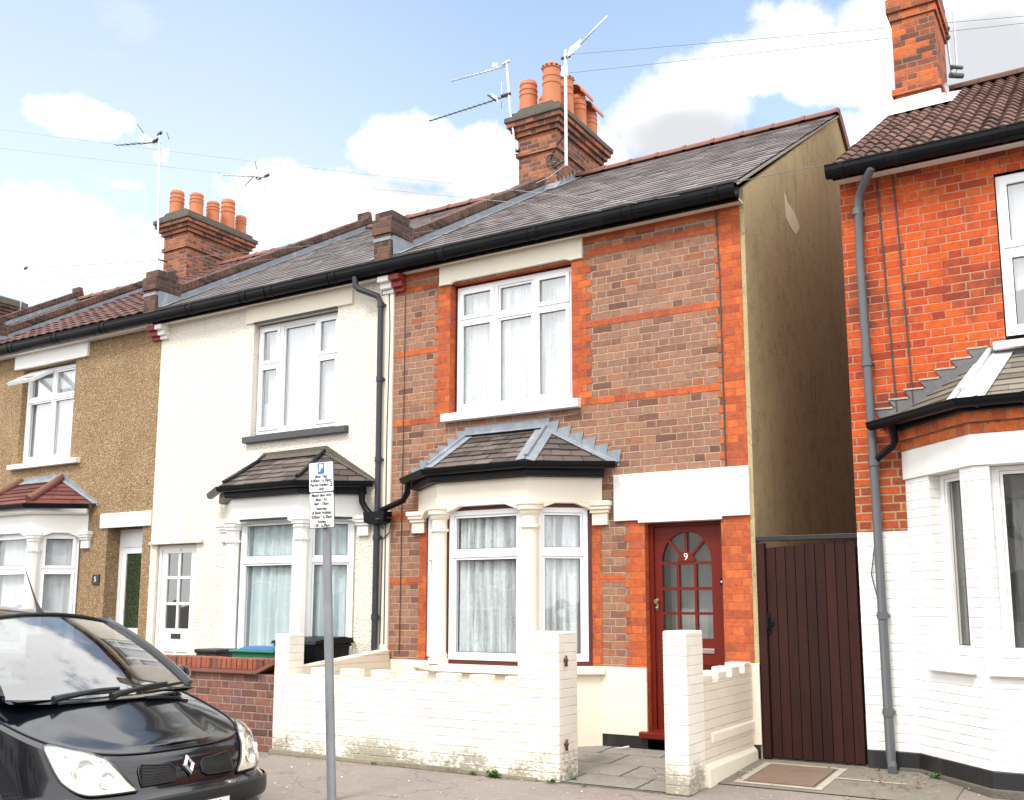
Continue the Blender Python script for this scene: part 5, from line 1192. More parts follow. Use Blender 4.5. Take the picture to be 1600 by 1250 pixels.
# ------------------------------------------------------------------ bins
wb_ = thing('wheelie_bin', 'black wheelie bin with closed lid behind the cream dividing wall', 'bin', (.31, -.45, .06))
b = MB(); q0 = [(.06, -.64), (.56, -.64), (.56, -.2), (.06, -.2)]; q1 = [(.01, -.72), (.60, -.72), (.60, -.14), (.01, -.14)]
b.faces([(x, y, .12) for x, y in q0]+[(x, y, .98) for x, y in q1], [(0, 1, 2, 3), (4, 5, 6, 7)]+[(i, (i+1) % 4, 4+(i+1) % 4, 4+i) for i in range(4)]); b.box(-.005, .615, -.735, -.125, .975, 1.01)
b.build('bin_body', M['black'], wb_, bevel=.012)
b = MB(); b.extr([(-.76, 1.012), (-.74, 1.045), (-.55, 1.075), (-.25, 1.085), (-.13, 1.06), (-.10, 1.012)], 'x', -.02, .63); b.tube([(.05, -.10, 1.03), (.05, -.06, 1.05), (.56, -.06, 1.05), (.56, -.10, 1.03)], .014, 8); b.build('bin_lid', M['black'], wb_, bevel=.014)
for xx in (.09, .53):
    w_ = MB(); w_.extr([(-.18+.1*math.cos(2*math.pi*i/20), .16+.1*math.sin(2*math.pi*i/20)) for i in range(20)], 'x', xx-.025, xx+.025, 0, True); w_.build('bin_wheel', M['black'], wb_)
gb = thing('recycling_bin', 'green recycling bin with a blue lid behind the brown garden wall', 'bin', (.17, -1.05, .05))
M['bingreen'] = plain('green_bin_plastic', (.012, .16, .10), .4, .08); M['binblue'] = plain('blue_bin_plastic', (.02, .11, .32), .4, .08)
b = MB(); q0 = [(-.06, -1.2), (.46, -1.2), (.46, -.88), (-.06, -.88)]; q1 = [(-.10, -1.25), (.50, -1.25), (.50, -.84), (-.10, -.84)]
b.faces([(x, y, .05) for x, y in q0]+[(x, y, .94) for x, y in q1], [(0, 1, 2, 3), (4, 5, 6, 7)]+[(i, (i+1) % 4, 4+(i+1) % 4, 4+i) for i in range(4)]); b.box(-.125, .525, -1.275, -.815, .935, .965); b.build('bin_body', M['bingreen'], gb, bevel=.01)
b = MB(); b.faces([(-.06, -1.22, .966), (.46, -1.22, .966), (.46, -.86, .966), (-.06, -.86, .966), (.0, -1.16, .998), (.40, -1.16, .998), (.40, -.92, .998), (.0, -.92, .998)], [(0, 1, 2, 3), (4, 5, 6, 7)]+[(i, (i+1) % 4, 4+(i+1) % 4, 4+i) for i in range(4)]); b.build('bin_lid', M['binblue'], gb, bevel=.012)
kb_ = thing('storage_box', 'small dark grey box just showing above the brown garden wall', 'box', (-.75, -.85, .05))
b = MB(); b.faces([(-.90, -1.0, .05), (-.60, -1.0, .05), (-.60, -.72, .05), (-.90, -.72, .05), (-.92, -1.02, .90), (-.58, -1.02, .90), (-.58, -.70, .90), (-.92, -.70, .90)], [(0, 1, 2, 3), (4, 5, 6, 7)]+[(i, (i+1) % 4, 4+(i+1) % 4, 4+i) for i in range(4)]); b.build('box_body', M['blackpaint'], kb_, bevel=.01)
MB().box(-.935, -.565, -1.035, -.685, .90, .945).build('box_lid', M['blackpaint'], kb_, bevel=.012)
# ------------------------------------------------------------------ aerials
def aerial(label, loc, mast, parts, mr=.018):
    a = thing('tv_aerial', label, 'aerial', loc, 'television aerials on the chimneys')
    MB().tube(mast, mr, 8).build('mast', M['alu'], a)
    for nm, f in parts: f(a)
    return a
def yagi(A, B, n, half, axis=(0, 1, 0), r=.008, er=.005, mat='alu', dark=False):
    A, B, ax = Vector(A), Vector(B), Vector(axis).normalized()
    def f(a):
        b = MB(); b.tube([A, B], r, 6)
        for i in range(n):
            c = A.lerp(B, (i+.6)/n); h_ = half*(1-.45*i/n); b.tube([c-ax*h_, c+ax*h_], er, 5)
        b.build('boom', M['cable' if dark else mat], a)
    return ('b', f)
def panel(pts, mat='aerialwhite', t=.012):
    def f(a):
        P = [Vector(p_) for p_ in pts]; n = (P[1]-P[0]).cross(P[2]-P[0]).normalized()*t; b = MB(); k = len(P)
        b.faces(P+[p_+n for p_ in P], [tuple(range(k)), tuple(range(2*k-1, k-1, -1))]+[(i, (i+1) % k, k+(i+1) % k, k+i) for i in range(k)]); b.build('reflector', M[mat], a)
    return ('p', f)
def stub(pts, r=.02, mat='cable', nm='clamp'):
    return ('s', lambda a: MB().tube(pts, r, 8).build(nm, M[mat], a))
aerial('tall pale aerial with white reflector plates on the mast left of the four pot chimney', (-7.55, 3.35, 7.8),
       [(-7.46, 3.35, 7.75), (-7.52, 3.33, 9.2), (-7.60, 3.32, 10.72)],
       [yagi((-7.66, 3.32, 10.56), (-8.55, 3.05, 10.60), 7, .20, (0, .8, .25), dark=True), panel([(-7.74, 3.30, 10.36), (-7.40, 3.42, 10.42), (-7.46, 3.42, 10.10), (-7.72, 3.30, 10.18)]), panel([(-8.02, 3.2, 10.80), (-7.78, 3.3, 10.64), (-7.80, 3.3, 10.46), (-8.06, 3.2, 10.62)]),
        stub([(-8.15, 3.2, 11.02), (-8.0, 3.25, 10.82)], .007), stub([(-7.42, 3.35, 10.72), (-7.34, 3.35, 10.55)], .007), stub([(-7.75, 3.3, 10.58), (-7.60, 3.32, 10.62)], .03), stub([(-7.64, 3.32, 10.70), (-7.54, 3.32, 10.74)], .03), stub([(-7.46, 3.35, 8.1), (-7.46, 3.55, 8.1)], .014)])
aerial('aerial with white fin plates on a thin white mast beyond the four pot chimney', (-6.28, 4.9, 8.2),
       [(-6.28, 4.9, 7.6), (-6.28, 4.9, 9.2), (-6.29, 4.9, 10.05)],
       [yagi((-6.30, 4.9, 10.12), (-7.36, 4.75, 10.36), 9, .16, (0, .6, .5), r=.02), panel([(-6.54, 4.9, 10.33), (-6.30, 4.95, 10.30), (-6.20, 4.95, 10.12), (-6.44, 4.9, 10.18)]), panel([(-6.76, 4.85, 10.04), (-6.56, 4.9, 10.15), (-6.30, 4.95, 9.82), (-6.46, 4.9, 9.72)]), panel([(-6.36, 4.92, 10.08), (-6.20, 4.95, 10.04), (-6.30, 4.92, 9.74), (-6.46, 4.9, 9.84)]),
        stub([(-6.56, 4.9, 10.52), (-6.52, 4.9, 10.34)], .008), stub([(-6.78, 4.85, 10.02), (-6.55, 4.9, 10.22)], .010), stub([(-6.5, 4.9, 10.14), (-6.40, 4.9, 10.12)], .035), stub([(-6.28, 4.9, 10.12), (-6.16, 4.9, 10.14)], .03)], .016)
aerial('pair of long thin yagi aerials on the left mast of the six pot chimney', (.55, 3.4, 8.3),
       [(.60, 3.46, 8.34), (.575, 3.46, 8.7), (.52, 3.44, 9.1), (.46, 3.43, 9.92)],
       [yagi((.47, 3.43, 9.84), (-.62, 3.45, 9.90), 14, .06, (0, 1, .1), r=.010, mat='alu'), yagi((.50, 3.43, 9.33), (-1.05, 3.45, 9.32), 16, .055, (0, 1, .1), r=.010, er=.006, dark=False, mat='grey'), panel([(.18, 3.42, 9.46), (.28, 3.42, 9.38), (.32, 3.42, 9.26), (.22, 3.42, 9.34)]), panel([(.20, 3.42, 9.97), (.29, 3.42, 9.94), (.29, 3.42, 9.88), (.20, 3.42, 9.90)]),
        stub([(.12, 3.42, 9.44), (.28, 3.42, 9.30)], .016), stub([(.37, 3.42, 9.35), (.53, 3.44, 9.36)], .025, 'rust'), stub([(.38, 3.42, 9.87), (.52, 3.44, 9.92)], .025, 'alu'), stub([(.37, 3.43, 9.15), (.37, 3.43, 9.6)], .006, 'alu'), stub([(.60, 3.46, 8.40), (.60, 3.60, 8.45)], .025, 'rust')], .017)
aerial('white mast aerial pointing up to the right, on the bracket of the six pot chimney', (1.52, 3.42, 7.95),
       [(1.52, 3.42, 7.92), (1.52, 3.42, 8.8), (1.52, 3.42, 9.78)],
       [yagi((1.54, 3.42, 9.64), (2.26, 3.36, 10.07), 16, .03, (0, 1, 0), r=.013), panel([(1.56, 3.40, 9.64), (1.60, 3.40, 9.78), (1.80, 3.39, 9.86), (1.78, 3.39, 9.74)]), panel([(1.46, 3.40, 9.52), (1.56, 3.40, 9.52), (1.56, 3.40, 9.36), (1.46, 3.40, 9.36)]),
        stub([(1.45, 3.42, 9.66), (1.60, 3.42, 9.66)], .022), stub([(1.54, 3.42, 8.02), (1.24, 3.56, 8.02), (1.16, 3.56, 8.16), (1.26, 3.56, 8.34), (1.54, 3.42, 8.46)], .014, 'cable', 'bracket'),
        stub([(1.2+.09*math.cos(2*math.pi*i/16), 3.54, 8.14+.09*math.sin(2*math.pi*i/16)) for i in range(17)], .010, 'cable', 'cable_coil'), stub([(1.48, 3.46, 7.96), (1.30, 3.30, 7.75), (1.15, 3.1, 7.60)], .006, 'palecable', 'lead_in')], .024)
aerial('small far aerial on a thin mast at the left edge', (-13.44, 4.3, 8.2), [(-13.44, 4.3, 7.9), (-13.43, 4.3, 9.26)],
       [yagi((-13.43, 4.3, 9.2), (-13.72, 4.1, 9.2), 4, .14, (0, .7, .4)), stub([(-13.38, 4.3, 9.25), (-13.30, 4.3, 9.27)], .03)], .014)
aerial('thick dark mast clamped to the red chimney of the right house', (6.79, 3.88, 8.2), [(6.80, 3.90, 8.10), (6.77, 3.84, 8.7), (6.74, 3.80, 10.4)],
       [stub([(6.72, 3.70, 8.64), (6.80, 3.82, 8.66)], .03, 'rust'), stub([(6.72, 3.70, 8.52), (6.80, 3.82, 8.54)], .03, 'rust'), yagi((6.74, 3.8, 10.3), (6.2, 3.4, 10.3), 6, .15)], .017)
aerial('thin leaning mast on a steel bracket behind the red chimney of the right house', (6.88, 3.9, 8.1), [(6.86, 3.92, 8.02), (6.86, 3.92, 9.2), (6.85, 3.92, 10.2)],
       [stub([(6.78, 3.85, 8.05), (6.92, 3.95, 8.05)], .035, 'grey', 'bracket'), stub([(6.80, 3.85, 8.16), (6.92, 3.95, 8.16)], .025, 'grey', 'bracket'), yagi((6.85, 3.9, 10.15), (6.3, 3.6, 10.2), 6, .15)], .012)
# ------------------------------------------------------------------ overhead cables
M['thincable'] = plain('grey_cable_sheath', (.15, .15, .155), .5, .05)
def cable(label, A, B, sag, mat, r=.006):
    A, B = Vector(A), Vector(B); n = 26; pts = [A.lerp(B, i/n)-Vector((0, 0, sag*4*(i/n)*(1-i/n))) for i in range(n+1)]
    b = MB(); b.tube(pts, r, 6); tag(b.build('overhead_cable', M[mat]), label, 'cable', 'cables strung over the street')
cable('dark cable running over the slate roof to the gutter of the right house', (1.6, -.9, 6.30), (6.2, -.31, 5.345), .10, 'cable', .005) if 0 else None
cable('dark cable dipping over the slate roof to the gutter of the right house', (-26, 3.0, 11.6), (6.16, -.33, 5.35), 1.0, 'thincable', .0035)
cable('second dark cable ending in a black clip on the brown house gutter', (-26, 2.4, 11.8), (4.75, -.30, 5.38), .8, 'thincable', .0035)
cable('pale cable crossing the left sky just under the tall aerial head', (-24, -5, 14.2), (4.3, -.30, 5.40), .35, 'palecable', .0024)
cable('lower pale cable in the left sky, nearest the chimney pots', (-24, -5, 13.2), (3.9, -.30, 5.40), .2, 'palecable', .0024)
cable('upper of the two thin cables crossing the red chimney of the right house', (1.53, 3.42, 9.70), (16.0, 3.4, 6.54), .03, 'thincable', .003)
cable('lower of the two thin cables crossing the red chimney of the right house', (1.53, 3.42, 9.40), (16.0, 3.4, 6.74), .03, 'thincable', .003)
# ------------------------------------------------------------------ weeds and fallen bits
def weed(label, x, y, z, n, s):
    w_ = thing('weed', label, 'weed', (x, y, z), 'weeds at the foot of the walls'); b = MB()
    for k in range(n):
        a = random.uniform(0, 6.28); l = s*random.uniform(.5, 1.1); h_ = s*random.uniform(.25, .9); wd = s*random.uniform(.12, .22)
        o = Vector((x+random.uniform(-.4, .4)*s, y+random.uniform(-.25, .1)*s, z)); d = Vector((math.cos(a), math.sin(a)*.6-.15, 0)); t = Vector((-d.y, d.x, 0))
        m_, e = o+d*l*.55+Vector((0, 0, h_)), o+d*l+Vector((0, 0, h_*.75))
        b.poly([o, m_+t*wd, e, m_-t*wd])
    b.build('leaves', M['green'], w_, recalc=False)
weed('leafy green weed at the foot of the cream wall near its right pillar', 3.50, -1.655, 0, 46, .075)
weed('tiny weed sprig left of the leafier one at the cream wall', 3.28, -1.65, 0, 14, .045)
weed('thin grass tuft at the corner of the cream pillar', 4.06, -1.665, 0, 18, .055)
weed('small weed beside the forecourt opening, under the rusty hinge pin', 4.17, -1.48, .01, 16, .05)
weed('flat weed in the pavement joint before the forecourt path', 4.35, -1.66, 0, 12, .04)
weed('green weed against the black plinth of the right house', 6.78, -.22, .07, 34, .055)
weed('tiny weed at the foot of the grey downpipe', 6.30, -.12, .075, 10, .035)
weed('mossy tuft low on the cream wall behind the sign post', 2.2, -1.65, 0, 16, .035)
def litter(name, n, area, mat, s, seed):
    rr = random.Random(seed); b = MB()
    for k in range(n):
        x, y = rr.uniform(area[0], area[1]), rr.uniform(area[2], area[3]); z = max(.0, .075*(y+1.58)/1.6)+.012; a = rr.uniform(0, 6.28); l = s*rr.uniform(.3, 1.2)
        q = []
        for j in range(5):
            t = a+6.28*j/5; rd = l*rr.uniform(.5, 1)*(1 if j % 2 else .7); q.append((x+rd*math.cos(t), y+rd*.7*math.sin(t), z+rr.uniform(0, .012)))
        b.poly(q)
    tag(b.build(name, M[mat], recalc=False), name.replace('_', ' ')+' scattered over the pavement and concrete', 'litter', kind='stuff')
litter('dead_leaves', 40, (6.25, 6.75, -.75, -.1), 'leaf', .028, 3); litter('pale_litter', 120, (1.2, 7.2, -3.0, -.1), 'litter', .016, 5); litter('leaf_scraps', 26, (4.2, 6.1, -1.3, -.1), 'leaf', .022, 9)
tag(MB().tube([(4.02, -.09, .105), (3.98, -.16, .10), (3.94, -.2, .10)], [.012, .008, .003], 6).build('twig', M['litter']), 'dry twig lying by the dark red doorstep', 'twig')

# ------------------------------------------------------------------ the far side of the street (behind the camera, seen only in glass and paint)
def facing_house(x0, wall_m, k):
    h = thing('terraced_house', 'terraced house across the street, opposite the brown brick one', 'house', (x0+2.5, -30, 0), 'terraced houses across the street')
    b = MB(); X1 = x0+4.98
    b.box(x0, X1, -37, -30, -.1, 5.4); b.build('wall', M[wall_m], h)
    b = MB(); b.extr([(-37.2, 5.4), (-29.8, 5.4), (-33.5, 7.9)], 'x', x0, X1); b.build('roof', M['slate'], h)
    for xa, xb, za, zb in ((.6, 2.6, .9, 2.5), (.6, 2.4, 3.5, 5.0), (3.2, 4.4, 3.5, 5.0), (3.4, 4.3, .1, 2.2)):
        MB().box(x0+xa, x0+xb, -30, -29.95, za, zb).build('window', M['white'], h); 
        MB().box(x0+xa+.08, x0+xb-.08, -29.949, -29.94, za+.08, zb-.08).build('pane', M['darkgrey'], h)
for k in range(12): facing_house(-32+5*k, ('rough7', 'brown', 'cream')[(k*2+1) % 3], k)
# ------------------------------------------------------------------ the parked car
YC, XB = -4.64, 2.15
car = thing('parked_car', 'glossy black people carrier parked at the kerb, only its nose and windscreen in view', 'car', (1.3, YC, -.13))
M['paint'] = plain('black_car_paint', (.004, .005, .008), .14, .02, 3, coat=.55, spec=.45)
M['trim'] = plain('black_bumper_plastic', (.012, .012, .013), .42, .1, 8)
M['carglass'] = glass('windscreen_glass', (.66, .70, .68), boost=.19)
M['tyre'] = plain('tyre_rubber', (.02, .02, .02), .8, .1)
def smooth(t): t = max(0., min(1., t)); return t*t*(3-2*t)
LV = [  # nose x, half width, exponent, z(x)
    (3.10, .75, 3.6, lambda x: -.02), (3.20, .80, 4.0, lambda x: .06), (3.255, .822, 4.3, lambda x: .16), (3.275, .83, 4.4, lambda x: .27),
    (3.27, .83, 4.4, lambda x: .325), (3.24, .824, 4.3, lambda x: .345), (3.21, .82, 4.2, lambda x: .37+.05*smooth((3.1-x)/.8)), (3.185, .815, 4.0, lambda x: .45+.16*smooth((3.16-x)/1.1)),
    (3.145, .795, 3.7, lambda x: min(.535+.285*(3.14-x), .80)), (3.10, .76, 3.4, lambda x: min(.565+.285*(3.10-x), .832)), (3.05, .72, 3.2, lambda x: min(.585+.285*(3.06-x), .848))]
NA = 22; XREAR = -.68
def outline(k, N=NA):
    xf, w_, n, zf_ = LV[k]; pts = []
    for i in range(-N, N+1):
        th = R(90)*i/N; c, s = abs(math.cos(th))**(2/n), math.copysign(abs(math.sin(th))**(2/n), th)
        x = XB+(xf-XB)*c; pts.append((x, YC+w_*s, zf_(x)))
    side = [XB-(XB-XREAR)*j/10 for j in range(1, 11)]
    L = [(x, YC-w_*(1 if x > -.4 else .93), zf_(x)) for x in reversed(side)]; Rr = [(x, YC+w_*(1 if x > -.4 else .93), zf_(x)) for x in side]
    return L+pts+Rr
OUT = [outline(k) for k in range(len(LV))]; NP = len(OUT[0])
b = MB()
b.faces([q for o in OUT for q in o], [(k*NP+i, k*NP+i+1, (k+1)*NP+i+1, (k+1)*NP+i) for k in range(len(LV)-1) for i in range(NP-1)], 0, True)
top = OUT[-1]; MID = NP//2; NC = 16
def bonnet_z(x, y, ze, wd):
    e = (y-YC)/max(wd, .02); cr = .012+.085*smooth((3.02-x)/.62) if x > XB-.02 else .085
    rg = .30+.22*smooth((3.0-x)/.7); d = abs(y-YC)
    return ze+cr*(1-e*e)+.012*smooth((rg-d)/.035+.5)*smooth((3.02-x)/.12)*smooth((1-abs(e))/.2)
rows = []
for j in range(MID+1):
    A, B = top[MID-j], top[MID+j]; wd = abs(B[1]-A[1])/2
    rows.append([(A[0], A[1]+(B[1]-A[1])*c/NC, bonnet_z(A[0], A[1]+(B[1]-A[1])*c/NC, A[2], wd)) for c in range(NC+1)])
b.faces([q for r_ in rows for q in r_], [(j*(NC+1)+c, j*(NC+1)+c+1, (j+1)*(NC+1)+c+1, (j+1)*(NC+1)+c) for j in range(len(rows)-1) for c in range(NC)], 0, True)
rear = [o[0] for o in OUT]+[o[-1] for o in OUT][::-1]; b.poly(rear)
body = b.build('body', M['paint'], car)
def S(i, t, off=0.):
    """point on the nose: i index along the outline (float), t 0 at the bumper top, 1 at the bonnet edge"""
    ks = [6, 7, 8, 9]; f = t*3; k = min(int(f), 2); g = f-k; i0 = int(math.floor(i)); u = i-i0
    P = lambda kk, ii: Vector(OUT[kk][ii])
    A = P(ks[k], i0).lerp(P(ks[k], i0+1), u); B = P(ks[k+1], i0).lerp(P(ks[k+1], i0+1), u); C = A.lerp(B, g)
    if off:
        A2 = P(ks[k], i0+1)-P(ks[k], i0); n = A2.cross(B-A); n.normalize()
        if n.dot(Vector((C.x-1.6, C.y-YC, .3))) < 0: n = -n
        C = C+n*off
    return C
def idx_for(dy, side, k=8):
    """outline index where |y-YC| reaches dy on level k"""
    o = OUT[k]
    for i in range(MID, NP-1):
        if o[i+1][1]-YC >= dy and o[i][1]-YC < dy:
            f = (dy-(o[i][1]-YC))/(o[i+1][1]-o[i][1]); q = i+f; break
    else: q = MID+NA
    return q if side > 0 else 2*MID-q
def nose_patch(mb, i0, i1, bot, topf, off, bulge=0., nu=18, nv=8, m=0):
    vs = []
    for a in range(nu+1):
        s = a/nu; i = i0+(i1-i0)*s; t0, t1 = bot(s), topf(s)
        for c in range(nv+1):
            v = c/nv; bl = bulge*(4*v*(1-v))**.5*(4*s*(1-s))**.35
            vs.append(S(i, t0+(t1-t0)*v, off+bl))
    mb.faces(vs, [(a*(nv+1)+c, a*(nv+1)+c+1, (a+1)*(nv+1)+c+1, (a+1)*(nv+1)+c) for a in range(nu) for c in range(nv)], m, True)
M['reflector'] = plain('lamp_reflector', (.80, .80, .76), .22, .06, 30, metal=.55)
M['lampinner'] = plain('lamp_bowl', (.85, .86, .86), .10, .02, metal=.9)
M['lens'] = glass('headlamp_lens', (.97, .96, .90), boost=.12)
for sd_ in (-1, 1):
    ia, ib = idx_for(.335, sd_), MID+sd_*(NA-7.2)
    bot = lambda s: .03+.66*max(0, (s-.42)/.58)**2.0
    topf = lambda s: max(bot(s)+.02, .07+.92*(1-(1-min(s/.62, 1))**1.9)-.17*max(0, (s-.78)/.22)**2)
    q = MB(); nose_patch(q, ia, ib, bot, topf, .004); hl = q.build('headlight', M['reflector'], car)
    q = MB(); nose_patch(q, ia, ib, bot, topf, .016, .022); q.build('lens', M['lens'], hl)
    rim = [S(ia+(ib-ia)*s/24, bot(s/24), .010) for s in range(25)]+[S(ia+(ib-ia)*s/24, topf(s/24), .010) for s in range(24, -1, -1)]
    MB().tube(rim+[rim[0]], .006, 6, cap=False).build('lamp_surround', M['trim'], hl)
    for s_, rad in ((.30, .050), (.55, .068)):
        i = ia+(ib-ia)*s_; c0 = S(i, (bot(s_)+topf(s_))/2-.03, .006); c1 = S(i, (bot(s_)+topf(s_))/2-.03, .03); n = (c1-c0).normalized(); n = (n+Vector((1.2, 0, 0))).normalized()
        u = n.cross(Vector((0, 0, 1))).normalized(); v = u.cross(n); bb = MB(); m_ = 20
        rr = [(rad, .012), (rad*.97, .016), (rad*.9, .008), (rad*.6, -.004), (rad*.25, -.008), (rad*.2, .006), (.001, .008)]
        vs = [c0+(u*math.cos(2*math.pi*j/m_)+v*math.sin(2*math.pi*j/m_))*ra+n*d for ra, d in rr for j in range(m_)]
        bb.faces(vs, [(k*m_+j, k*m_+(j+1) % m_, (k+1)*m_+(j+1) % m_, (k+1)*m_+j) for k in range(len(rr)-1) for j in range(m_)], 0, True); bb.build('lamp_bowl', M['lampinner'], hl)
    # grille slots
    g0, g1 = idx_for(.085, sd_), idx_for(.33, sd_)
    gb_ = lambda s: .12+.20*max(0, .07-s)/.07*.4+1.9*max(0, s-.84)
    gt_ = lambda s: .50+.08*s-.10*max(0, .07-s)/.07-.10*max(0, s-.95)/.05
    q = MB(); nose_patch(q, g0, g1, gb_, gt_, .005); gr_ = q.build('grille', plain('black_mesh_grille', (.004, .004, .004), .6, .0), car)
    rim = [S(g0+(g1-g0)*s/16, gb_(s/16), .006) for s in range(17)]+[S(g0+(g1-g0)*s/16, gt_(s/16), .006) for s in range(16, -1, -1)]
    q = MB(); q.tube(rim+[rim[0]], .005, 6, cap=False)
    for c in range(1, 7):
        f = c/7; q.tube([S(g0+(g1-g0)*s/12, gb_(s/12)+(gt_(s/12)-gb_(s/12))*f, .007) for s in range(13)], .0018, 4)
    for s in range(1, 22): q.tube([S(g0+(g1-g0)*s/22, gb_(s/22)+.02, .007), S(g0+(g1-g0)*(s+.35)/22, gt_(s/22)-.02, .007)], .0014, 4)
    q.build('grille_mesh', plain('grille_black', (.006, .006, .007), .5, .05), gr_)
# badge: open lozenge
c0 = S(MID, .42, .012); cu = S(MID, .8, .012)-S(MID, .1, .012); cu.normalize(); nx = Vector((0, 1, 0)).cross(cu).normalized(); nx = nx if nx.x > 0 else -nx
q = MB(); O_ = [(0, .062), (.040, 0), (0, -.062), (-.040, 0)]; I_ = [(0, .030), (.016, 0), (0, -.030), (-.016, 0)]; Mi = [(0, .046), (.028, 0), (0, -.046), (-.028, 0)]
P = lambda a, d: c0+Vector((0, a[0], 0))+cu*a[1]+nx*d
for j in range(4):
    k = (j+1) % 4
    q.poly([P(O_[j], 0), P(O_[k], 0), P(Mi[k], .016), P(Mi[j], .016)]); q.poly([P(Mi[j], .016), P(Mi[k], .016), P(I_[k], .004), P(I_[j], .004)])
q.build('badge', plain('badge_metal', (.82, .82, .82), .28, .03, metal=.75), car)
q = MB(); q.poly([P((x*1.35, z*1.15), -.006) for x, z in O_]); q.build('badge_recess', M['trim'], car)
# bumper strip, plate
q = MB(); path = [Vector(p_) for p_ in OUT[4]]; vs = []; 
for k, off, dz in ((3, .006, -.05), (3, .016, -.02), (4, .016, .0), (4, .004, .012)):
    for p_ in OUT[k]:
        d = Vector((max(p_[0]-XB, 0)*1.4, p_[1]-YC, 0)).normalized(); vs.append(Vector(p_)+d*off+Vector((0, 0, dz)))
q.faces(vs, [(k*NP+i, k*NP+i+1, (k+1)*NP+i+1, (k+1)*NP+i) for k in range(3) for i in range(NP-1) if 9 < i < NP-10], 0, True); q.build('bumper_strip', M['trim'], car)
pt = MB(); pt.box(3.287, 3.297, YC-.235, YC+.235, .165, .272); npl = pt.build('number_plate', [M['white'], M['ink']], car, bevel=.003)
MB().box(3.283, 3.2985, YC-.243, YC+.243, .157, .280).build('plate_surround', M['trim'], npl, bevel=.004)
MB().box(3.2975, 3.2995, YC-.232, YC+.232, .168, .269).build('plate_face', M['white'], npl)
text_mesh('lettering', 'LK02 UZA', .098, M['ink'], facing((3.3002, YC, .2185), (0, 1, 0), (1, 0, 0)), npl, .0006, sx=.86, bold=.002)
# shut lines of the bonnet
q = MB()
for sgn in (-1, 1):
    q.tube([Vector(OUT[9][MID+sgn*i])+Vector((0, sgn*.002, .003)) for i in range(NA-12, NA+1)]+[Vector((2.0, YC+sgn*.742, .838))], .0045, 5)
q.tube([Vector(OUT[9][i])+Vector((.004, 0, .004)) for i in range(MID-9, MID+10)], .0045, 5)
q.build('bonnet_shut_line', M['trim'], car)
# windscreen and roof
def ws(s, t):
    """s -1..1 across, t 0 base .. 1 top"""
    hw = .70+(.565-.70)*t; y = YC+hw*s
    xb = 2.50-.16*s*s; zb = .855-.0*s*s+.02*abs(s)**3; xt = 1.625-.05*s*s; zt = 1.372-.062*s*s
    return Vector((xb+(xt-xb)*t+.035*4*t*(1-t)*.6, y, zb+(zt-zb)*t+.05*4*t*(1-t)*.55))
def grid(mb, f, ns, nt, m=0):
    mb.faces([f(-1+2*i/ns, j/nt) for j in range(nt+1) for i in range(ns+1)], [(j*(ns+1)+i, j*(ns+1)+i+1, (j+1)*(ns+1)+i+1, (j+1)*(ns+1)+i) for j in range(nt) for i in range(ns)], m, True)
q = MB(); grid(q, ws, 18, 10); q.build('windscreen', M['carglass'], car)
def roof(s, t):
    x0 = 1.625-.05*s*s; x = x0+(-.45-x0)*t; hw = .565+.03*math.sin(math.pi*t)
    z = 1.372+.062*math.sin(math.pi*min(t*1.35, 1)*.75)-.05*max(0, t-.6)-.062*s*s-.012*s**6
    return Vector((x, YC+hw*s, z+.006))
q = MB(); grid(q, roof, 18, 14); q.build('roof', M['paint'], car)
q = MB(); q.tube([roof(-1+2*i/18, 0)+Vector((.006, 0, .001)) for i in range(19)], .010, 6); q.build('windscreen_seal', M['trim'], car)
for sgn in (-1, 1):
    q = MB(); q.tube([ws(sgn*1.0, t/8)+Vector((-.01, sgn*.012, .0)) for t in range(9)]+[roof(sgn, t/10) for t in range(1, 11)], [.036]*9+[.022]*10, 8); q.build('roof_pillar', M['paint'], car)
    q = MB(); nseg = 12
    tp = [roof(sgn, t/nseg)+Vector((0, sgn*.012, -.004)) for t in range(nseg+1)]; bt = [Vector((2.28+(-.55-2.28)*t/nseg, YC+sgn*.745, .845)) for t in range(nseg+1)]
    q.faces(tp+bt, [(t, t+1, nseg+2+t, nseg+1+t) for t in range(nseg)], 0, True); q.build('side_glass', glass('dark_side_glass', (.25, .28, .28), .12), car)
    q = MB(); q.tube([(1.98, YC+sgn*.74, .88), (1.98, YC+sgn*.84, .90)], .02, 8); c = Vector((2.0, YC+sgn*.91, .925)); n = 14
    q.lathe(0, 0, [(0, 0)], 3) if 0 else None
    vs = []; 
    for a in range(7):
        ph = -math.pi/2+math.pi*a/6
        for j in range(n): th = 2*math.pi*j/n; vs.append(c+Vector((.065*math.cos(ph)*math.cos(th), .095*math.cos(ph)*math.sin(th), .068*math.sin(ph))))
    q.faces(vs, [(a*n+j, a*n+(j+1) % n, (a+1)*n+(j+1) % n, (a+1)*n+j) for a in range(6) for j in range(n)], 0, True); q.build('door_mirror', M['paint'], car)
q = MB(); q.poly([roof(-1, 1), roof(1, 1), (-.6, YC+.7, .84), (-.6, YC-.7, .84)]); q.build('rear_window', M['carglass'], car)
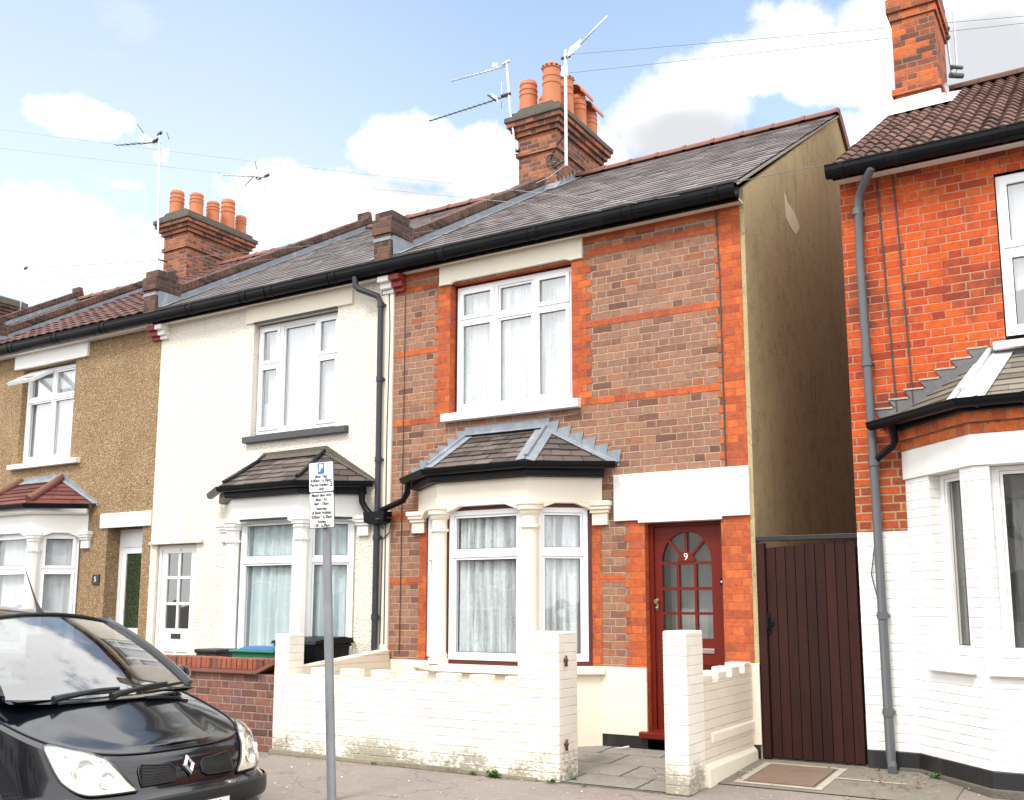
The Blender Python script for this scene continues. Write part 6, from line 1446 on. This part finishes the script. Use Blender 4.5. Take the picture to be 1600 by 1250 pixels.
# dashboard, paper, wipers, vents, aerial
q = MB(); q.faces([(2.44, YC-.66, .862), (2.44, YC+.66, .862), (1.85, YC+.68, .90), (1.85, YC-.68, .90), (1.8, YC-.68, .7), (1.8, YC+.68, .7)], [(0, 1, 2, 3), (3, 2, 5, 4)]); q.build('dashboard', M['dark'], car)
for sgn in (-1, 1):
    q = MB(); yc_ = YC+sgn*.33
    q.extr([(1.42, .35), (1.30, .78), (1.22, 1.02), (1.12, 1.02), (1.14, .70), (1.20, .35)], 'y', yc_-.22, yc_+.22); q.box(1.14, 1.24, yc_-.13, yc_+.13, 1.04, 1.22)
    q.box(1.17, 1.20, yc_-.06, yc_+.06, 1.0, 1.06); q.build('seat', plain('dark_grey_seat', (.018, .018, .02), .9, .1), car, bevel=.045)
q = MB(); q.tube([(1.86+.06*math.sin(2*math.pi*j/24), YC-.33+.17*math.cos(2*math.pi*j/24), .93+.15*math.sin(2*math.pi*j/24)) for j in range(25)], .016, 8); q.build('steering_wheel', M['trim'], car)
q = MB(); q.faces([(2.20, YC+.30, .905), (2.30, YC+.34, .895), (2.26, YC+.48, .895), (2.16, YC+.44, .905)], [(0, 1, 2, 3)]); q.build('parking_permit', M['white'], car)
for y0, y1 in ((YC-.46, YC+.17), (YC-.10, YC+.60)):
    q = MB(); s0, s1 = (y0-YC)/.70, (y1-YC)/.70; off = Vector((.025, 0, .03))
    q.tube([ws(s0, -.045)+off, ws(s0+.10, -.02)+off, ws((s0+s1)/2, .025)+off, ws(s1-.25, .03)+off], [.026, .020, .014, .010], 8)
    q.tube([ws(s0+.28, .01)+off*.7, ws((s0+s1)/2, .012)+off*.7, ws(s1, .012)+off*.7], .011, 6); q.build('wiper', M['trim'], car)
q = MB()
for i in range(24):
    y = YC+.16+.40*i/24; e = (y-YC)/.72; xx = 2.555-.16*e*e; q.box(xx, xx+.055, y, y+.008, bonnet_z(2.52, y, .735, .76)-.004, bonnet_z(2.52, y, .735, .76)+.012)
q.build('cowl_vent', M['trim'], car)
q = MB(); q.faces([ws(-1+2*i/16, .0)+Vector((.0, 0, -.004)) for i in range(17)]+[ws(-1+2*i/16, .0)+Vector((.07, 0, -.022)) for i in range(17)], [(i, i+1, 18+i, 17+i) for i in range(16)], 0, True); q.build('cowl', M['paint'], car)
q = MB(); q.tube([(1.60, YC, 1.375), (1.57, YC, 1.42), (1.535, YC, 1.47), (1.39, YC, 1.69)], [.028, .014, .007, .0025], 8); q.build('aerial', M['trim'], car)
for xw in (2.38, -.10):
    for sgn in (-1, 1):
        q = MB(); yy = YC+sgn*.80; cz_ = .165; n = 28
        pr = [(.17, -.16), (.26, -.17), (.29, -.13), (.295, -.05), (.29, .02), (.26, .035), (.20, .03)]
        vs = [(xw+r_*math.cos(2*math.pi*j/n), yy+sgn*d, cz_+r_*math.sin(2*math.pi*j/n)) for r_, d in pr for j in range(n)]
        q.faces(vs, [(k*n+j, k*n+(j+1) % n, (k+1)*n+(j+1) % n, (k+1)*n+j) for k in range(len(pr)-1) for j in range(n)], 0, True); wl_ = q.build('wheel', M['tyre'], car)
        q = MB(); q.extr([(xw+.2*math.cos(2*math.pi*j/n), cz_+.2*math.sin(2*math.pi*j/n)) for j in range(n)], 'y', yy+sgn*.0, yy+sgn*.028)
        q.build('rim', M['alu'], wl_, bevel=.005)
